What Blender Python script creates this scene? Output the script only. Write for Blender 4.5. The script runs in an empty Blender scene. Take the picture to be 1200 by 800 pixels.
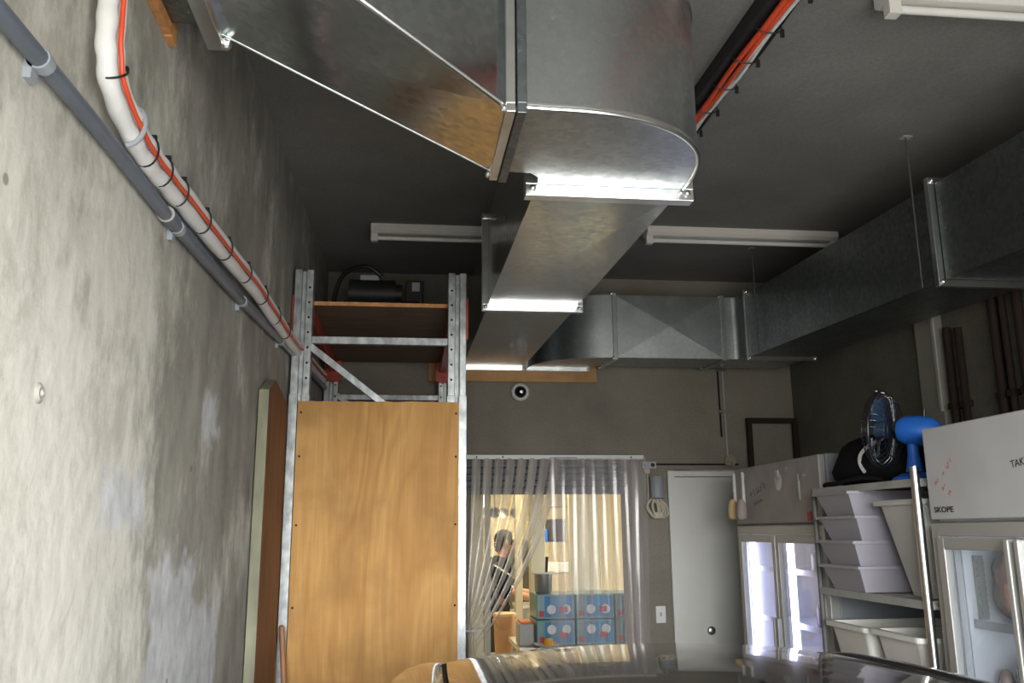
import bpy, bmesh, math, random
from mathutils import Vector, Matrix
random.seed(7)
SC = bpy.context.scene
COL = SC.collection
PI = math.pi

# ------------------------------------------------------------------ camera
F_PX = 1018.0
def _n(v):
    v = Vector(v); return v / v.length
Yc = _n((-118, -222, -F_PX))
Zc = Vector((-35, 4668, -F_PX)); Zc = _n(Zc - Yc * Zc.dot(Yc))
Xc = Yc.cross(Zc)
cam_d = bpy.data.cameras.new('camera'); cam = bpy.data.objects.new('camera', cam_d); COL.objects.link(cam)
cam_d.sensor_width = 36.0; cam_d.lens = 36.0 * F_PX / 1200.0; cam_d.clip_start = 0.02
Mw = Matrix((Xc, Yc, Zc)).to_4x4(); Mw.translation = Vector((0, 0, 1.72))
cam.matrix_world = Mw
SC.camera = cam

# ------------------------------------------------------------------ daylight
SC.view_settings.view_transform = 'Standard'; SC.view_settings.look = 'None'
SC.view_settings.gamma = 1.0; SC.view_settings.use_curve_mapping = False
SC.view_settings.exposure = 0.25
SKY_STRENGTH = 25.0
w = bpy.data.worlds.new('daylight'); SC.world = w; w.use_nodes = True
nt = w.node_tree; bg = nt.nodes['Background']; bg.inputs['Strength'].default_value = SKY_STRENGTH
tc = nt.nodes.new('ShaderNodeTexCoord'); sx = nt.nodes.new('ShaderNodeSeparateXYZ'); rp = nt.nodes.new('ShaderNodeValToRGB')
mp = nt.nodes.new('ShaderNodeMapRange'); mp.inputs['From Min'].default_value = -1
nt.links.new(tc.outputs['Generated'], sx.inputs[0]); nt.links.new(sx.outputs['Z'], mp.inputs['Value'])
nt.links.new(mp.outputs[0], rp.inputs[0]); nt.links.new(rp.outputs[0], bg.inputs['Color'])
e = rp.color_ramp.elements
e[0].position = 0.0; e[0].color = (.16, .155, .145, 1)
e[1].position = 1.0; e[1].color = (.75, .88, 1.0, 1)
for p, c in ((0.47, (.24, .235, .22, 1)), (0.50, (.5, .5, .48, 1)), (0.53, (.98, .98, .96, 1))):
    k = e.new(p); k.color = c

def area(name, loc, rot, size, energy, color=(1, 1, 1), portal=False, sizey=None):
    d = bpy.data.lights.new(name, 'AREA'); d.energy = energy; d.color = color
    d.size = size
    if sizey: d.shape = 'RECTANGLE'; d.size_y = sizey
    o = bpy.data.objects.new(name, d); COL.objects.link(o); o.location = loc; o.rotation_euler = rot
    if portal: d.cycles.is_portal = True
    return o
OPEN_X0, OPEN_X1, OPEN_Z, OPEN_Y = -0.5, 2.1, 2.5, -0.95
area('doorway_sky_portal', ((OPEN_X0+OPEN_X1)/2, OPEN_Y-.14, OPEN_Z/2), (PI/2, 0, 0), OPEN_X1-OPEN_X0, 1, portal=True, sizey=OPEN_Z)
# warm tubes of the room behind
BACK_W = 44
for yy in (8.1, 10.4):
    area('kitchen_tube_light', (1.15, yy, 2.66), (0, 0, 0), .5, BACK_W, (1.0, .86, .58), sizey=1.3)

# ------------------------------------------------------------------ mesh building
class MB:
    def __init__(s): s.v = []; s.f = []; s.m = []
    def add(s, vs, fs, mi=0):
        o = len(s.v); s.v += [tuple(v) for v in vs]; s.f += [tuple(i + o for i in f) for f in fs]; s.m += [mi] * len(fs); return s
    def box(s, x0, x1, y0, y1, z0, z1, mi=0, M=None):
        vs = [Vector((x, y, z)) for z in (z0, z1) for y in (y0, y1) for x in (x0, x1)]
        if M: vs = [M @ v for v in vs]
        return s.add(vs, [(0, 2, 3, 1), (4, 5, 7, 6), (0, 1, 5, 4), (2, 6, 7, 3), (0, 4, 6, 2), (1, 3, 7, 5)], mi)
    def bar(s, a, b, wd, ht, up=(0, 0, 1), mi=0):
        a = Vector(a); b = Vector(b); d = (b - a).normalized(); u = Vector(up)
        x = d.cross(u)
        if x.length < 1e-5: x = d.cross(Vector((1, 0, 0)))
        x.normalize(); u = x.cross(d)
        vs = []
        for p in (a, b):
            for sx_, sy_ in ((-1, -1), (1, -1), (1, 1), (-1, 1)): vs.append(p + x * wd / 2 * sx_ + u * ht / 2 * sy_)
        return s.add(vs, [(3, 2, 1, 0), (4, 5, 6, 7), (0, 1, 5, 4), (1, 2, 6, 5), (2, 3, 7, 6), (3, 0, 4, 7)], mi)
    def tube(s, pts, r, n=10, mi=0, caps=True):
        pts = [Vector(p) for p in pts]; N = len(pts)
        rr = r if isinstance(r, (list, tuple)) else [r] * N
        ref = None; rings = []
        for i, p in enumerate(pts):
            d = (pts[min(i + 1, N - 1)] - pts[max(i - 1, 0)])
            if d.length < 1e-9: d = Vector((0, 0, 1))
            d.normalize()
            if ref is None:
                ref = Vector((0, 0, 1)) if abs(d.z) < .9 else Vector((1, 0, 0))
            x = ref - d * ref.dot(d)
            if x.length < 1e-6: x = Vector((0, 1, 0)) - d * d.y
            x.normalize(); ref = x; y = d.cross(x)
            rings.append([p + (x * math.cos(a) + y * math.sin(a)) * rr[i] for a in (2 * PI * k / n for k in range(n))])
        vs = [v for r_ in rings for v in r_]; fs = []
        for i in range(N - 1):
            for k in range(n):
                fs.append((i * n + k, i * n + (k + 1) % n, (i + 1) * n + (k + 1) % n, (i + 1) * n + k))
        if caps: fs += [tuple(range(n))[::-1], tuple((N - 1) * n + k for k in range(n))]
        return s.add(vs, fs, mi)
    def cyl(s, a, b, r, r2=None, n=16, mi=0): return s.tube([a, b], [r, r if r2 is None else r2], n, mi)
    def lathe(s, prof, c=(0, 0, 0), n=24, mi=0, M=None):
        vs = []; fs = []; c = Vector(c)
        for (r, z) in prof:
            for k in range(n):
                a = 2 * PI * k / n; v = Vector((r * math.cos(a), r * math.sin(a), z))
                if M: v = M @ v
                vs.append(v + c)
        for i in range(len(prof) - 1):
            for k in range(n): fs.append((i * n + k, i * n + (k + 1) % n, (i + 1) * n + (k + 1) % n, (i + 1) * n + k))
        if prof[0][0] > 1e-4: fs.append(tuple(range(n))[::-1])
        if prof[-1][0] > 1e-4: fs.append(tuple((len(prof) - 1) * n + k for k in range(n)))
        return s.add(vs, fs, mi)
    def prism(s, poly, z0, z1, mi=0, f=None):
        n = len(poly); vs = [Vector((x, y, z0)) for x, y in poly] + [Vector((x, y, z1)) for x, y in poly]
        if f: vs = [f(v) for v in vs]
        fs = [tuple(range(n))[::-1], tuple(range(n, 2 * n))] + [(i, (i + 1) % n, n + (i + 1) % n, n + i) for i in range(n)]
        return s.add(vs, fs, mi)
    def grid(s, rows, mi=0, closed=False):
        n = len(rows[0]); vs = [v for r in rows for v in r]; fs = []
        for i in range(len(rows) - 1):
            for k in range(n if closed else n - 1): fs.append((i * n + k, i * n + (k + 1) % n, (i + 1) * n + (k + 1) % n, (i + 1) * n + k))
        return s.add(vs, fs, mi)
    def ell(s, c, r, n=16, m=10, mi=0, M=None):
        vs = []; c = Vector(c)
        rows = []
        for i in range(m + 1):
            t = -PI / 2 + PI * i / m; row = []
            for k in range(n):
                a = 2 * PI * k / n
                v = Vector((r[0] * math.cos(t) * math.cos(a), r[1] * math.cos(t) * math.sin(a), r[2] * math.sin(t)))
                if M: v = M @ v
                row.append(v + c)
            rows.append(row)
        return s.grid(rows, mi, True)

ORG = {}
def props(o, label=None, cat=None, group=None, kind=None):
    if label: o['label'] = label
    if cat: o['category'] = cat
    if group: o['group'] = group
    if kind: o['kind'] = kind
    return o
def thing(name, label, cat, loc=(0, 0, 0), rotz=0, group=None):
    o = bpy.data.objects.new(name, None); COL.objects.link(o); o.location = loc; o.rotation_euler = (0, 0, rotz)
    o.empty_display_size = .1
    ORG[o.name] = Vector(loc)
    return props(o, label, cat, group)
def part(name, mb, mats, parent=None, smooth=False, bevel=0, local=False, sharp=40, label=None, solid=0, sub=0, weld=True, loc=None):
    me = bpy.data.meshes.new(name)
    org = Vector((0, 0, 0))
    if loc is not None: org = Vector(loc)
    if parent is not None and not local: org = ORG.get(parent.name, Vector((0, 0, 0)))
    me.from_pydata([tuple(Vector(v) - org) for v in mb.v], [], mb.f)
    if not isinstance(mats, (list, tuple)): mats = [mats]
    for m in mats: me.materials.append(m)
    for p, mi in zip(me.polygons, mb.m): p.material_index = mi
    b = bmesh.new(); b.from_mesh(me)
    if weld: bmesh.ops.remove_doubles(b, verts=b.verts, dist=1e-5)
    bmesh.ops.recalc_face_normals(b, faces=b.faces)
    if smooth:
        for f in b.faces: f.smooth = True
        for ed in b.edges:
            if len(ed.link_faces) == 2 and ed.calc_face_angle(0) > math.radians(sharp): ed.smooth = False
    b.to_mesh(me); b.free(); me.update()
    o = bpy.data.objects.new(name, me); COL.objects.link(o)
    if loc is not None: o.location = org
    if parent is not None:
        o.parent = parent; ORG[o.name] = org
    else:
        ORG[o.name] = org
    if solid:
        md = o.modifiers.new('thickness', 'SOLIDIFY'); md.thickness = solid; md.offset = 0
    if bevel:
        md = o.modifiers.new('bevel', 'BEVEL'); md.width = bevel; md.segments = 2; md.limit_method = 'ANGLE'; md.angle_limit = math.radians(35)
    if sub:
        md = o.modifiers.new('subdiv', 'SUBSURF'); md.levels = sub; md.render_levels = sub
    if label: o['label'] = label
    return o
def one(name, mb, mats, label, cat, group=None, **k):       # a thing of a single mesh
    if 'loc' not in k:
        xs = [v[0] for v in mb.v]; ys = [v[1] for v in mb.v]; zs = [v[2] for v in mb.v]
        k['loc'] = ((min(xs) + max(xs)) / 2, (min(ys) + max(ys)) / 2, min(zs))
    return props(part(name, mb, mats, **k), label, cat, group)
def struct(name, mb, mats, **k):
    return props(part(name, mb, mats, **k), kind='structure')
def dup(root, loc, rotz=None, label=None, group=None):
    r = root.copy(); COL.objects.link(r); r.location = loc
    if rotz is not None: r.rotation_euler = (0, 0, rotz)
    if label: r['label'] = label
    if group: r['group'] = group
    for ch in list(root.children):
        c = ch.copy(); COL.objects.link(c); c.parent = r
        for g in ch.children:
            d = g.copy(); COL.objects.link(d); d.parent = c
    return r
def text_mb(s, size, M, extrude=.0004, bold=0):
    cu = bpy.data.curves.new('lettering', 'FONT'); cu.body = s; cu.size = size; cu.extrude = extrude; cu.offset = bold
    cu.resolution_u = 3
    o = bpy.data.objects.new('lettering', cu); COL.objects.link(o)
    dg = bpy.context.evaluated_depsgraph_get(); me = bpy.data.meshes.new_from_object(o.evaluated_get(dg))
    mb = MB(); mb.add([M @ v.co for v in me.vertices], [tuple(p.vertices) for p in me.polygons])
    bpy.data.objects.remove(o); bpy.data.curves.remove(cu); bpy.data.meshes.remove(me)
    return mb

# ------------------------------------------------------------------ materials
def mat(name, col=(.5, .5, .5), rough=.5, metal=0, spec=.5, noise=None, bump=None, emis=None, coat=0, alpha=None):
    m = bpy.data.materials.new(name); m.use_nodes = True; N = m.node_tree.nodes; L = m.node_tree.links
    p = N['Principled BSDF']
    p.inputs['Base Color'].default_value = (*col, 1); p.inputs['Roughness'].default_value = rough
    p.inputs['Metallic'].default_value = metal; p.inputs['Specular IOR Level'].default_value = spec
    if coat: p.inputs['Coat Weight'].default_value = coat; p.inputs['Coat Roughness'].default_value = .04
    if emis: p.inputs['Emission Color'].default_value = (*emis[0], 1); p.inputs['Emission Strength'].default_value = emis[1]
    if noise or bump:
        tc = N.new('ShaderNodeTexCoord')
    if noise:   # (scale, amount, stretch)
        sc_, am, st = noise
        mpn = N.new('ShaderNodeMapping'); mpn.inputs['Scale'].default_value = st
        nz = N.new('ShaderNodeTexNoise'); nz.inputs['Scale'].default_value = sc_; nz.inputs['Detail'].default_value = 6
        L.new(tc.outputs['Object'], mpn.inputs[0]); L.new(mpn.outputs[0], nz.inputs['Vector'])
        r = N.new('ShaderNodeValToRGB'); r.color_ramp.elements[0].position = .3; r.color_ramp.elements[1].position = .7
        r.color_ramp.elements[0].color = (*[c * (1 - am) for c in col], 1)
        r.color_ramp.elements[1].color = (*[min(1, c * (1 + am)) for c in col], 1)
        L.new(nz.outputs[0], r.inputs[0]); L.new(r.outputs[0], p.inputs['Base Color'])
    if bump:
        nb = N.new('ShaderNodeTexNoise'); nb.inputs['Scale'].default_value = bump[0]; nb.inputs['Detail'].default_value = 5
        L.new(tc.outputs['Object'], nb.inputs['Vector'])
        bn = N.new('ShaderNodeBump'); bn.inputs['Strength'].default_value = bump[1]; bn.inputs['Distance'].default_value = .01
        L.new(nb.outputs[0], bn.inputs['Height']); L.new(bn.outputs[0], p.inputs['Normal'])
    return m

class NT:      # small node helper
    def __init__(s, m): s.N = m.node_tree.nodes; s.L = m.node_tree.links; s.p = s.N['Principled BSDF']
    def tex(s, kind, scale, vec=None, **k):
        n = s.N.new('ShaderNodeTex' + kind); n.inputs['Scale'].default_value = scale
        for a, b in k.items(): n.inputs[a.replace('_', ' ')].default_value = b
        if vec: s.L.new(vec, n.inputs['Vector'])
        return n
    def map(s, vec, scale=(1, 1, 1), loc=(0, 0, 0), rot=(0, 0, 0)):
        n = s.N.new('ShaderNodeMapping'); n.inputs['Scale'].default_value = scale; n.inputs['Location'].default_value = loc; n.inputs['Rotation'].default_value = rot
        s.L.new(vec, n.inputs[0]); return n.outputs[0]
    def math(s, op, a, b=None, c=None):
        n = s.N.new('ShaderNodeMath'); n.operation = op
        for i, x in enumerate((a, b, c)):
            if x is None: continue
            if isinstance(x, (int, float)): n.inputs[i].default_value = x
            else: s.L.new(x, n.inputs[i])
        return n.outputs[0]
    def rng(s, v, a, b, c=0, d=1, smooth=False):
        n = s.N.new('ShaderNodeMapRange'); n.interpolation_type = 'SMOOTHSTEP' if smooth else 'LINEAR'
        for k, x in zip(('From Min', 'From Max', 'To Min', 'To Max'), (a, b, c, d)): n.inputs[k].default_value = x
        s.L.new(v, n.inputs['Value']); return n.outputs[0]
    def ramp(s, v, stops):
        n = s.N.new('ShaderNodeValToRGB'); el = n.color_ramp.elements
        el[0].position, el[0].color = stops[0][0], (*stops[0][1], 1); el[1].position, el[1].color = stops[-1][0], (*stops[-1][1], 1)
        for p, c in stops[1:-1]: k = el.new(p); k.color = (*c, 1)
        s.L.new(v, n.inputs[0]); return n.outputs[0]
    def mix(s, fac, a, b, mode='MIX'):
        n = s.N.new('ShaderNodeMix'); n.data_type = 'RGBA'; n.blend_type = mode
        for i, x in ((0, fac), (6, a), (7, b)):
            if isinstance(x, (int, float)): n.inputs[i].default_value = x
            elif isinstance(x, tuple): n.inputs[i].default_value = (*x, 1)
            else: s.L.new(x, n.inputs[i])
        return n.outputs[2]
    def obj(s): return s.N.new('ShaderNodeTexCoord').outputs['Object']
    def sep(s, v): n = s.N.new('ShaderNodeSeparateXYZ'); s.L.new(v, n.inputs[0]); return n.outputs
    def bump(s, h, st=.3, dist=.01):
        n = s.N.new('ShaderNodeBump'); n.inputs['Strength'].default_value = st; n.inputs['Distance'].default_value = dist
        s.L.new(h, n.inputs['Height']); s.L.new(n.outputs[0], s.p.inputs['Normal'])

# left wall: cream-grey concrete, dark damp mottling, pale plaster patches
def concrete_left():
    m = mat('stained_concrete', rough=.85, spec=.2); t = NT(m); v = t.obj(); o = t.sep(v)
    base = t.ramp(t.tex('Noise', 1.3, v, Detail=8).outputs[0], [(.3, (.62, .60, .54)), (.5, (.74, .72, .645)), (.72, (.82, .80, .73))])
    vert = t.map(v, (1, 1.25, .7))
    st = t.tex('Noise', 3.0, vert, Detail=12, Roughness=.72).outputs[0]
    md_ = t.tex('Noise', 4.5, t.map(v, (1, 1.2, .8), (2, 3, 1)), Detail=12, Roughness=.75, Distortion=.4).outputs[0]
    base = t.mix(t.math('MULTIPLY', t.rng(md_, .46, .68, 0, 1, True), .5), base, (.40, .385, .32))
    # stained band runs over the middle of the wall and leaves the part near the door paler
    yb = t.rng(o['Y'], 1.75, 2.5, 0, 1, True); wob = t.tex('Noise', 2.2, v, Detail=3).outputs[0]
    zb = t.rng(o['Z'], 2.15, 2.75, 0, 1, True)
    reg = t.math('MAXIMUM', t.math('MULTIPLY', yb, 1.0), t.math('MULTIPLY', zb, .75))
    k = t.math('ADD', t.math('MULTIPLY', reg, .30), t.math('SUBTRACT', st, .13))
    k = t.math('ADD', k, t.math('MULTIPLY', t.math('SUBTRACT', wob, .5), .35))
    fac = t.rng(k, .42, .66, 0, 1, True)
    dark = t.ramp(t.tex('Noise', 5, vert, Detail=8).outputs[0], [(.3, (.20, .19, .165)), (.7, (.38, .37, .32))])
    c = t.mix(t.math('MULTIPLY', fac, .85), base, dark)
    # lime bloom streaks
    bl = t.tex('Noise', 6, t.map(v, (1, 1.5, .7)), Detail=10, Roughness=.75, Distortion=.6).outputs[0]
    c = t.mix(t.math('MULTIPLY', t.rng(bl, .58, .72), .45), c, (.55, .55, .52))
    # plaster patches with ragged edges
    wz = t.tex('Noise', 9, v, Detail=5).outputs[0]
    jy = t.math('ADD', o['Y'], t.math('MULTIPLY', t.math('SUBTRACT', wz, .5), .22))
    wz2 = t.tex('Noise', 11, t.map(v, (1, 1, 1), (3, 5, 7)), Detail=5).outputs[0]
    jz = t.math('ADD', o['Z'], t.math('MULTIPLY', t.math('SUBTRACT', wz2, .5), .22))
    def patch(y0, y1, z0, z1, s=.02):
        a = t.math('MULTIPLY', t.rng(jy, y0 - s, y0 + s), t.rng(jy, y1 + s, y1 - s))
        b = t.math('MULTIPLY', t.rng(jz, z0 - s, z0 + s), t.rng(jz, z1 + s, z1 - s))
        return t.math('MULTIPLY', a, b)
    P = t.math('MAXIMUM', patch(1.82, 2.10, 1.72, 1.85), patch(2.22, 2.62, .6, 1.64))
    P = t.math('MAXIMUM', P, patch(2.5, 3.0, .6, 1.52)); P = t.math('MAXIMUM', P, patch(2.62, 2.8, 2.0, 2.12))
    c = t.mix(t.math('MULTIPLY', P, .85), c, t.ramp(t.tex('Noise', 14, v, Detail=6).outputs[0], [(.3, (.52, .53, .54)), (.6, (.70, .71, .73))]))
    # small chips
    vo = t.tex('Voronoi', 4.5, v).outputs['Distance']
    c = t.mix(t.rng(vo, .05, .035, 0, .6), c, (.14, .12, .10))
    t.L.new(c, t.p.inputs['Base Color'])
    t.bump(t.tex('Noise', 18, v, Detail=8).outputs[0], .35, .012)
    return m
M_WALLL = concrete_left()
def concrete(name, a, b, scale=1.5, bs=30):
    m = mat(name, rough=.9, spec=.15); t = NT(m); v = t.obj()
    c = t.ramp(t.tex('Noise', scale, v, Detail=9, Roughness=.6).outputs[0], [(.3, a), (.7, b)])
    g = t.tex('Noise', 90, v, Detail=3).outputs[0]
    c = t.mix(t.rng(g, .35, .65, .0, .28), c, tuple(x * .55 for x in a))
    t.L.new(c, t.p.inputs['Base Color']); t.bump(t.tex('Noise', bs, v, Detail=6).outputs[0], .2)
    return m
M_CEIL = concrete('ceiling_concrete', (.22, .215, .205), (.31, .305, .29))
M_WALLB = concrete('back_wall_concrete', (.23, .21, .175), (.33, .305, .255), 2)
M_WALLR = concrete('right_wall_concrete', (.13, .12, .10), (.20, .185, .15), 2)
M_FLOOR = concrete('floor_concrete', (.14, .14, .135), (.21, .205, .195))
M_CREAM = mat('cream_paint', (.80, .74, .55), .6, noise=(3, .08, (1, 1, 1)))
M_CREAMF = mat('kitchen_floor', (.30, .22, .17), .5, noise=(6, .2, (1, 1, 1)))

def galv(name, a=(.40, .43, .44), b=(.56, .60, .61), rough=.36, vs=55, bmp=.25):
    m = mat(name, rough=rough, metal=1.0); t = NT(m); v = t.obj()
    vo = t.tex('Voronoi', vs, v)
    cell = t.sep(vo.outputs['Color'])['X']
    nz = t.tex('Noise', 3.0, v, Detail=7, Roughness=.65).outputs[0]
    f = t.math('ADD', t.math('MULTIPLY', cell, .35), t.math('MULTIPLY', nz, .75))
    c = t.ramp(f, [(.3, a), (.8, b)])
    sp = t.tex('Noise', 60, v, Detail=3).outputs[0]
    c = t.mix(t.rng(sp, .68, .74, 0, .55), c, (.75, .78, .78))
    t.L.new(c, t.p.inputs['Base Color'])
    t.L.new(t.rng(f, .3, .8, rough + .08, rough - .04), t.p.inputs['Roughness'])
    t.bump(t.tex('Noise', 2.2, v, Detail=2).outputs[0], bmp, .03)
    return m
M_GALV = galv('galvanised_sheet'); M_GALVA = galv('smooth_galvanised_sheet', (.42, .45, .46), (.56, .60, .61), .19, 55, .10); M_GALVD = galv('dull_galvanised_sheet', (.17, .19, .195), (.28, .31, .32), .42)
M_FLANGE = mat('bright_zinc_flange', (.78, .80, .80), .28, 1.0, noise=(8, .15, (1, 1, 1)))
M_POST = mat('galvanised_post', (.46, .49, .50), .45, .7, noise=(26, .38, (1, 1, .6)))
M_HOLE = mat('dark_hole', (.015, .015, .015), .8)

def plywood(name, a, b, c2, flip=False, edge=1.0):
    m = mat(name, rough=.62, spec=.25); t = NT(m); v = t.obj()
    vv = t.map(v, (1.7, 1.7, .28) if not flip else (.3, 1.7, 1.7))
    w0 = t.tex('Noise', 2.3, vv, Detail=3, Distortion=1.3).outputs[0]
    rings = t.math('PINGPONG', t.math('MULTIPLY', w0, 8.0), 1.0)
    rg = t.ramp(rings, [(0, a), (.6, b), (1, tuple(.5 * (p + q) for p, q in zip(b, c2)))])
    fine = t.tex('Noise', 30, t.map(v, (3, 3, .12)), Detail=5).outputs[0]
    col = t.mix(t.rng(fine, .35, .7, 0, .35), rg, c2)
    blot = t.tex('Noise', 3.2, v, Detail=5).outputs[0]
    col = t.mix(t.rng(blot, .48, .68, 0, .7), col, tuple(x * .62 for x in b))
    t.L.new(col, t.p.inputs['Base Color']); t.bump(fine, .08)
    return m
M_PLY = plywood('plywood_face', (.74, .43, .155), (.66, .36, .12), (.48, .235, .07))
M_PLYD = plywood('shelf_board_face', (.20, .13, .09), (.17, .11, .075), (.13, .08, .05), True)
M_PLYE = mat('plywood_edge', (.60, .28, .10), .6, noise=(40, .25, (1, 1, 1)))
M_PLANK = plywood('reddish_board', (.27, .125, .06), (.22, .10, .05), (.15, .07, .035))
M_PLANKE = mat('pale_green_board_edge', (.26, .26, .18), .7, noise=(12, .35, (1, 1, .3)))
M_DOWEL = mat('turned_wood', (.42, .20, .09), .5, noise=(20, .25, (1, 1, .2)))
M_WPLY = plywood('wall_board', (.62, .37, .17), (.58, .34, .15), (.48, .27, .11), True)
M_RED = mat('orange_red_beam_paint', (.45, .055, .03), .4, noise=(9, .15, (1, 1, 1)))
M_ORANGE = mat('orange_cable_sheath', (.85, .10, .035), .45)
M_WHITEINS = mat('white_pipe_lagging', (.86, .86, .85), .55, bump=(30, .25))
M_GREYPVC = mat('grey_pvc_conduit', (.15, .175, .215), .4, noise=(6, .12, (1, 1, 1)))
M_CLIP = mat('pale_grey_clip', (.36, .40, .44), .45)
M_BLACK = mat('black_plastic', (.012, .012, .013), .45)
M_BLACKCLOTH = mat('black_cloth', (.010, .010, .012), .85, spec=.15, bump=(60, .3))
M_WHITE = mat('white_enamel', (.74, .74, .72), .35, noise=(4, .05, (1, 1, 1)))
M_BATTEN = mat('white_batten_enamel', (.70, .67, .63), .4)
M_TUBE = mat('unlit_fluorescent_tube', (.72, .71, .68), .25)
M_DOOR = mat('pale_grey_door_paint', (.72, .72, .68), .5, noise=(3, .05, (1, 1, 1)))
M_CHROME = mat('brushed_steel', (.6, .6, .58), .3, 1.0)
M_DARKPIPE = mat('dark_brown_pipe', (.03, .021, .017), .8, spec=.2)
M_STEELP = mat('pale_painted_steel', (.42, .42, .40), .5, noise=(8, .12, (1, 1, 1)))
M_FRIDGE = mat('fridge_white_enamel', (.60, .60, .61), .35, noise=(5, .05, (1, 1, 1)))
M_FRIDGEG = mat('fridge_grey_header', (.40, .38, .37), .45, noise=(7, .12, (1, 1, 1)))
M_FRIDGES = mat('fridge_blue_grey_side', (.30, .33, .36), .45)
M_ALU = mat('satin_aluminium_trim', (.52, .52, .50), .42, .35)
M_LINER = mat('white_fridge_liner', (.82, .83, .86), .5)
M_BLUE = mat('blue_plastic', (.02, .14, .58), .35)
M_TUBGREY = mat('grey_white_tub_plastic', (.62, .62, .59), .5, noise=(4, .08, (1, 1, 1)))
M_TUBWHITE = mat('white_tub_plastic', (.88, .87, .82), .45, noise=(4, .06, (1, 1, 1)))
M_TRAYP = mat('pinkish_crate_plastic', (.40, .33, .31), .5); M_TRAYV = mat('clear_lilac_crate_plastic', (.38, .37, .42), .4)
M_YELLOWB = mat('cream_bristle', (.70, .52, .27), .8, bump=(200, .5)); M_PINKB = mat('grey_pink_bristle', (.42, .35, .33), .8, bump=(200, .5))
M_REDP = mat('red_plastic', (.55, .03, .04), .4)
M_INKR = mat('red_marker_ink', (.50, .16, .16), .6); M_INKB = mat('black_marker_ink', (.03, .03, .04), .6)
M_LOGO = mat('dark_logo_print', (.03, .04, .05), .5)
M_LAMP = mat('cool_lit_tube', (.9, .9, 1), .5, emis=((.72, .70, 1.0), 9.0))
M_LAMP2 = mat('cool_lit_tube_dim', (.9, .9, 1), .5, emis=((.85, .90, 1.0), 14.0))
M_RUBBER = mat('black_rubber', (.02, .02, .02), .7)
M_BUCKET = mat('tan_bucket_plastic', (.62, .34, .17), .5)
M_SKIN = mat('skin', (.50, .26, .16), .55); M_HAIR = mat('dark_hair', (.02, .014, .012), .6)
M_TROUS = mat('dark_grey_trousers', (.075, .07, .068), .9)
M_CARTON = mat('carton_board', (.45, .36, .24), .8)
M_STAINLESS = mat('stainless_steel', (.55, .55, .53), .32, 1.0)
M_SHUT = mat('blue_grey_shutter_slats', (.21, .22, .25), .5, .3)
M_YELLOW = mat('yellow_plastic', (.85, .42, .02), .4); M_PLATE = mat('white_china', (.85, .85, .82), .25)
M_ORFOOD = mat('orange_tray_liner', (.85, .22, .06), .6)

def paint():
    m = mat('dark_grey_car_paint', (.032, .031, .033), .28, .35, coat=1.0); t = NT(m); v = t.obj()
    n = t.tex('Noise', 5, v, Detail=6, Roughness=.7).outputs[0]
    t.L.new(t.rng(n, .4, .75, .16, .34), t.p.inputs['Roughness'])     # thin dust film
    return m
M_PAINT = paint()
def glassy(name, tint=(.9, .93, .95), milky=0.0, milk=(.8, .8, .82), rough=.03, fres=1.45, dark=False):
    m = bpy.data.materials.new(name); m.use_nodes = True; N = m.node_tree.nodes; L = m.node_tree.links
    N.remove(N['Principled BSDF']); out = N['Material Output']
    tr = N.new('ShaderNodeBsdfTransparent'); tr.inputs[0].default_value = (*tint, 1)
    gl = N.new('ShaderNodeBsdfGlossy'); gl.inputs['Roughness'].default_value = rough
    lw = N.new('ShaderNodeLayerWeight'); pw = N.new('ShaderNodeMath'); pw.operation = 'POWER'; pw.inputs[1].default_value = 4.0
    fr = N.new('ShaderNodeMath'); fr.operation = 'MULTIPLY_ADD'; fr.inputs[1].default_value = .8; fr.inputs[2].default_value = ((fres - 1) / (fres + 1)) ** 2
    L.new(lw.outputs['Facing'], pw.inputs[0]); L.new(pw.outputs[0], fr.inputs[0])
    mx = N.new('ShaderNodeMixShader'); L.new(fr.outputs[0], mx.inputs[0])
    if milky:
        df = N.new('ShaderNodeBsdfDiffuse'); df.inputs[0].default_value = (*milk, 1)
        m2 = N.new('ShaderNodeMixShader'); 
        tc = N.new('ShaderNodeTexCoord'); mpn = N.new('ShaderNodeMapping'); mpn.inputs['Scale'].default_value = (3, 3, .6)
        nz = N.new('ShaderNodeTexNoise'); nz.inputs['Scale'].default_value = 3; nz.inputs['Detail'].default_value = 4
        L.new(tc.outputs['Object'], mpn.inputs[0]); L.new(mpn.outputs[0], nz.inputs['Vector'])
        r = N.new('ShaderNodeMapRange'); r.inputs['From Min'].default_value = .3; r.inputs['From Max'].default_value = .7
        r.inputs['To Min'].default_value = milky * .6; r.inputs['To Max'].default_value = milky * 1.5
        L.new(nz.outputs[0], r.inputs['Value']); L.new(r.outputs[0], m2.inputs[0])
        L.new(tr.outputs[0], m2.inputs[1]); L.new(df.outputs[0], m2.inputs[2]); L.new(m2.outputs[0], mx.inputs[1])
    else: L.new(tr.outputs[0], mx.inputs[1])
    L.new(gl.outputs[0], mx.inputs[2]); L.new(mx.outputs[0], out.inputs['Surface'])
    return m
M_PVC = glassy('clear_pvc_strip', (.95, .94, .94), .17, (.80, .75, .73), .12, 1.5)
M_PVC2 = glassy('clouded_pvc_strip', (.95, .94, .93), .34, (.86, .80, .70), .14, 1.5)
M_GLASS = glassy('fridge_glass', (.93, .95, .96)); M_CARGLASS = glassy('tinted_car_glass', (.12, .13, .13), fres=1.6)
M_BAG = glassy('clear_plastic_bag', (.9, .88, .86), .4, (.75, .68, .64), .15)

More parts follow.
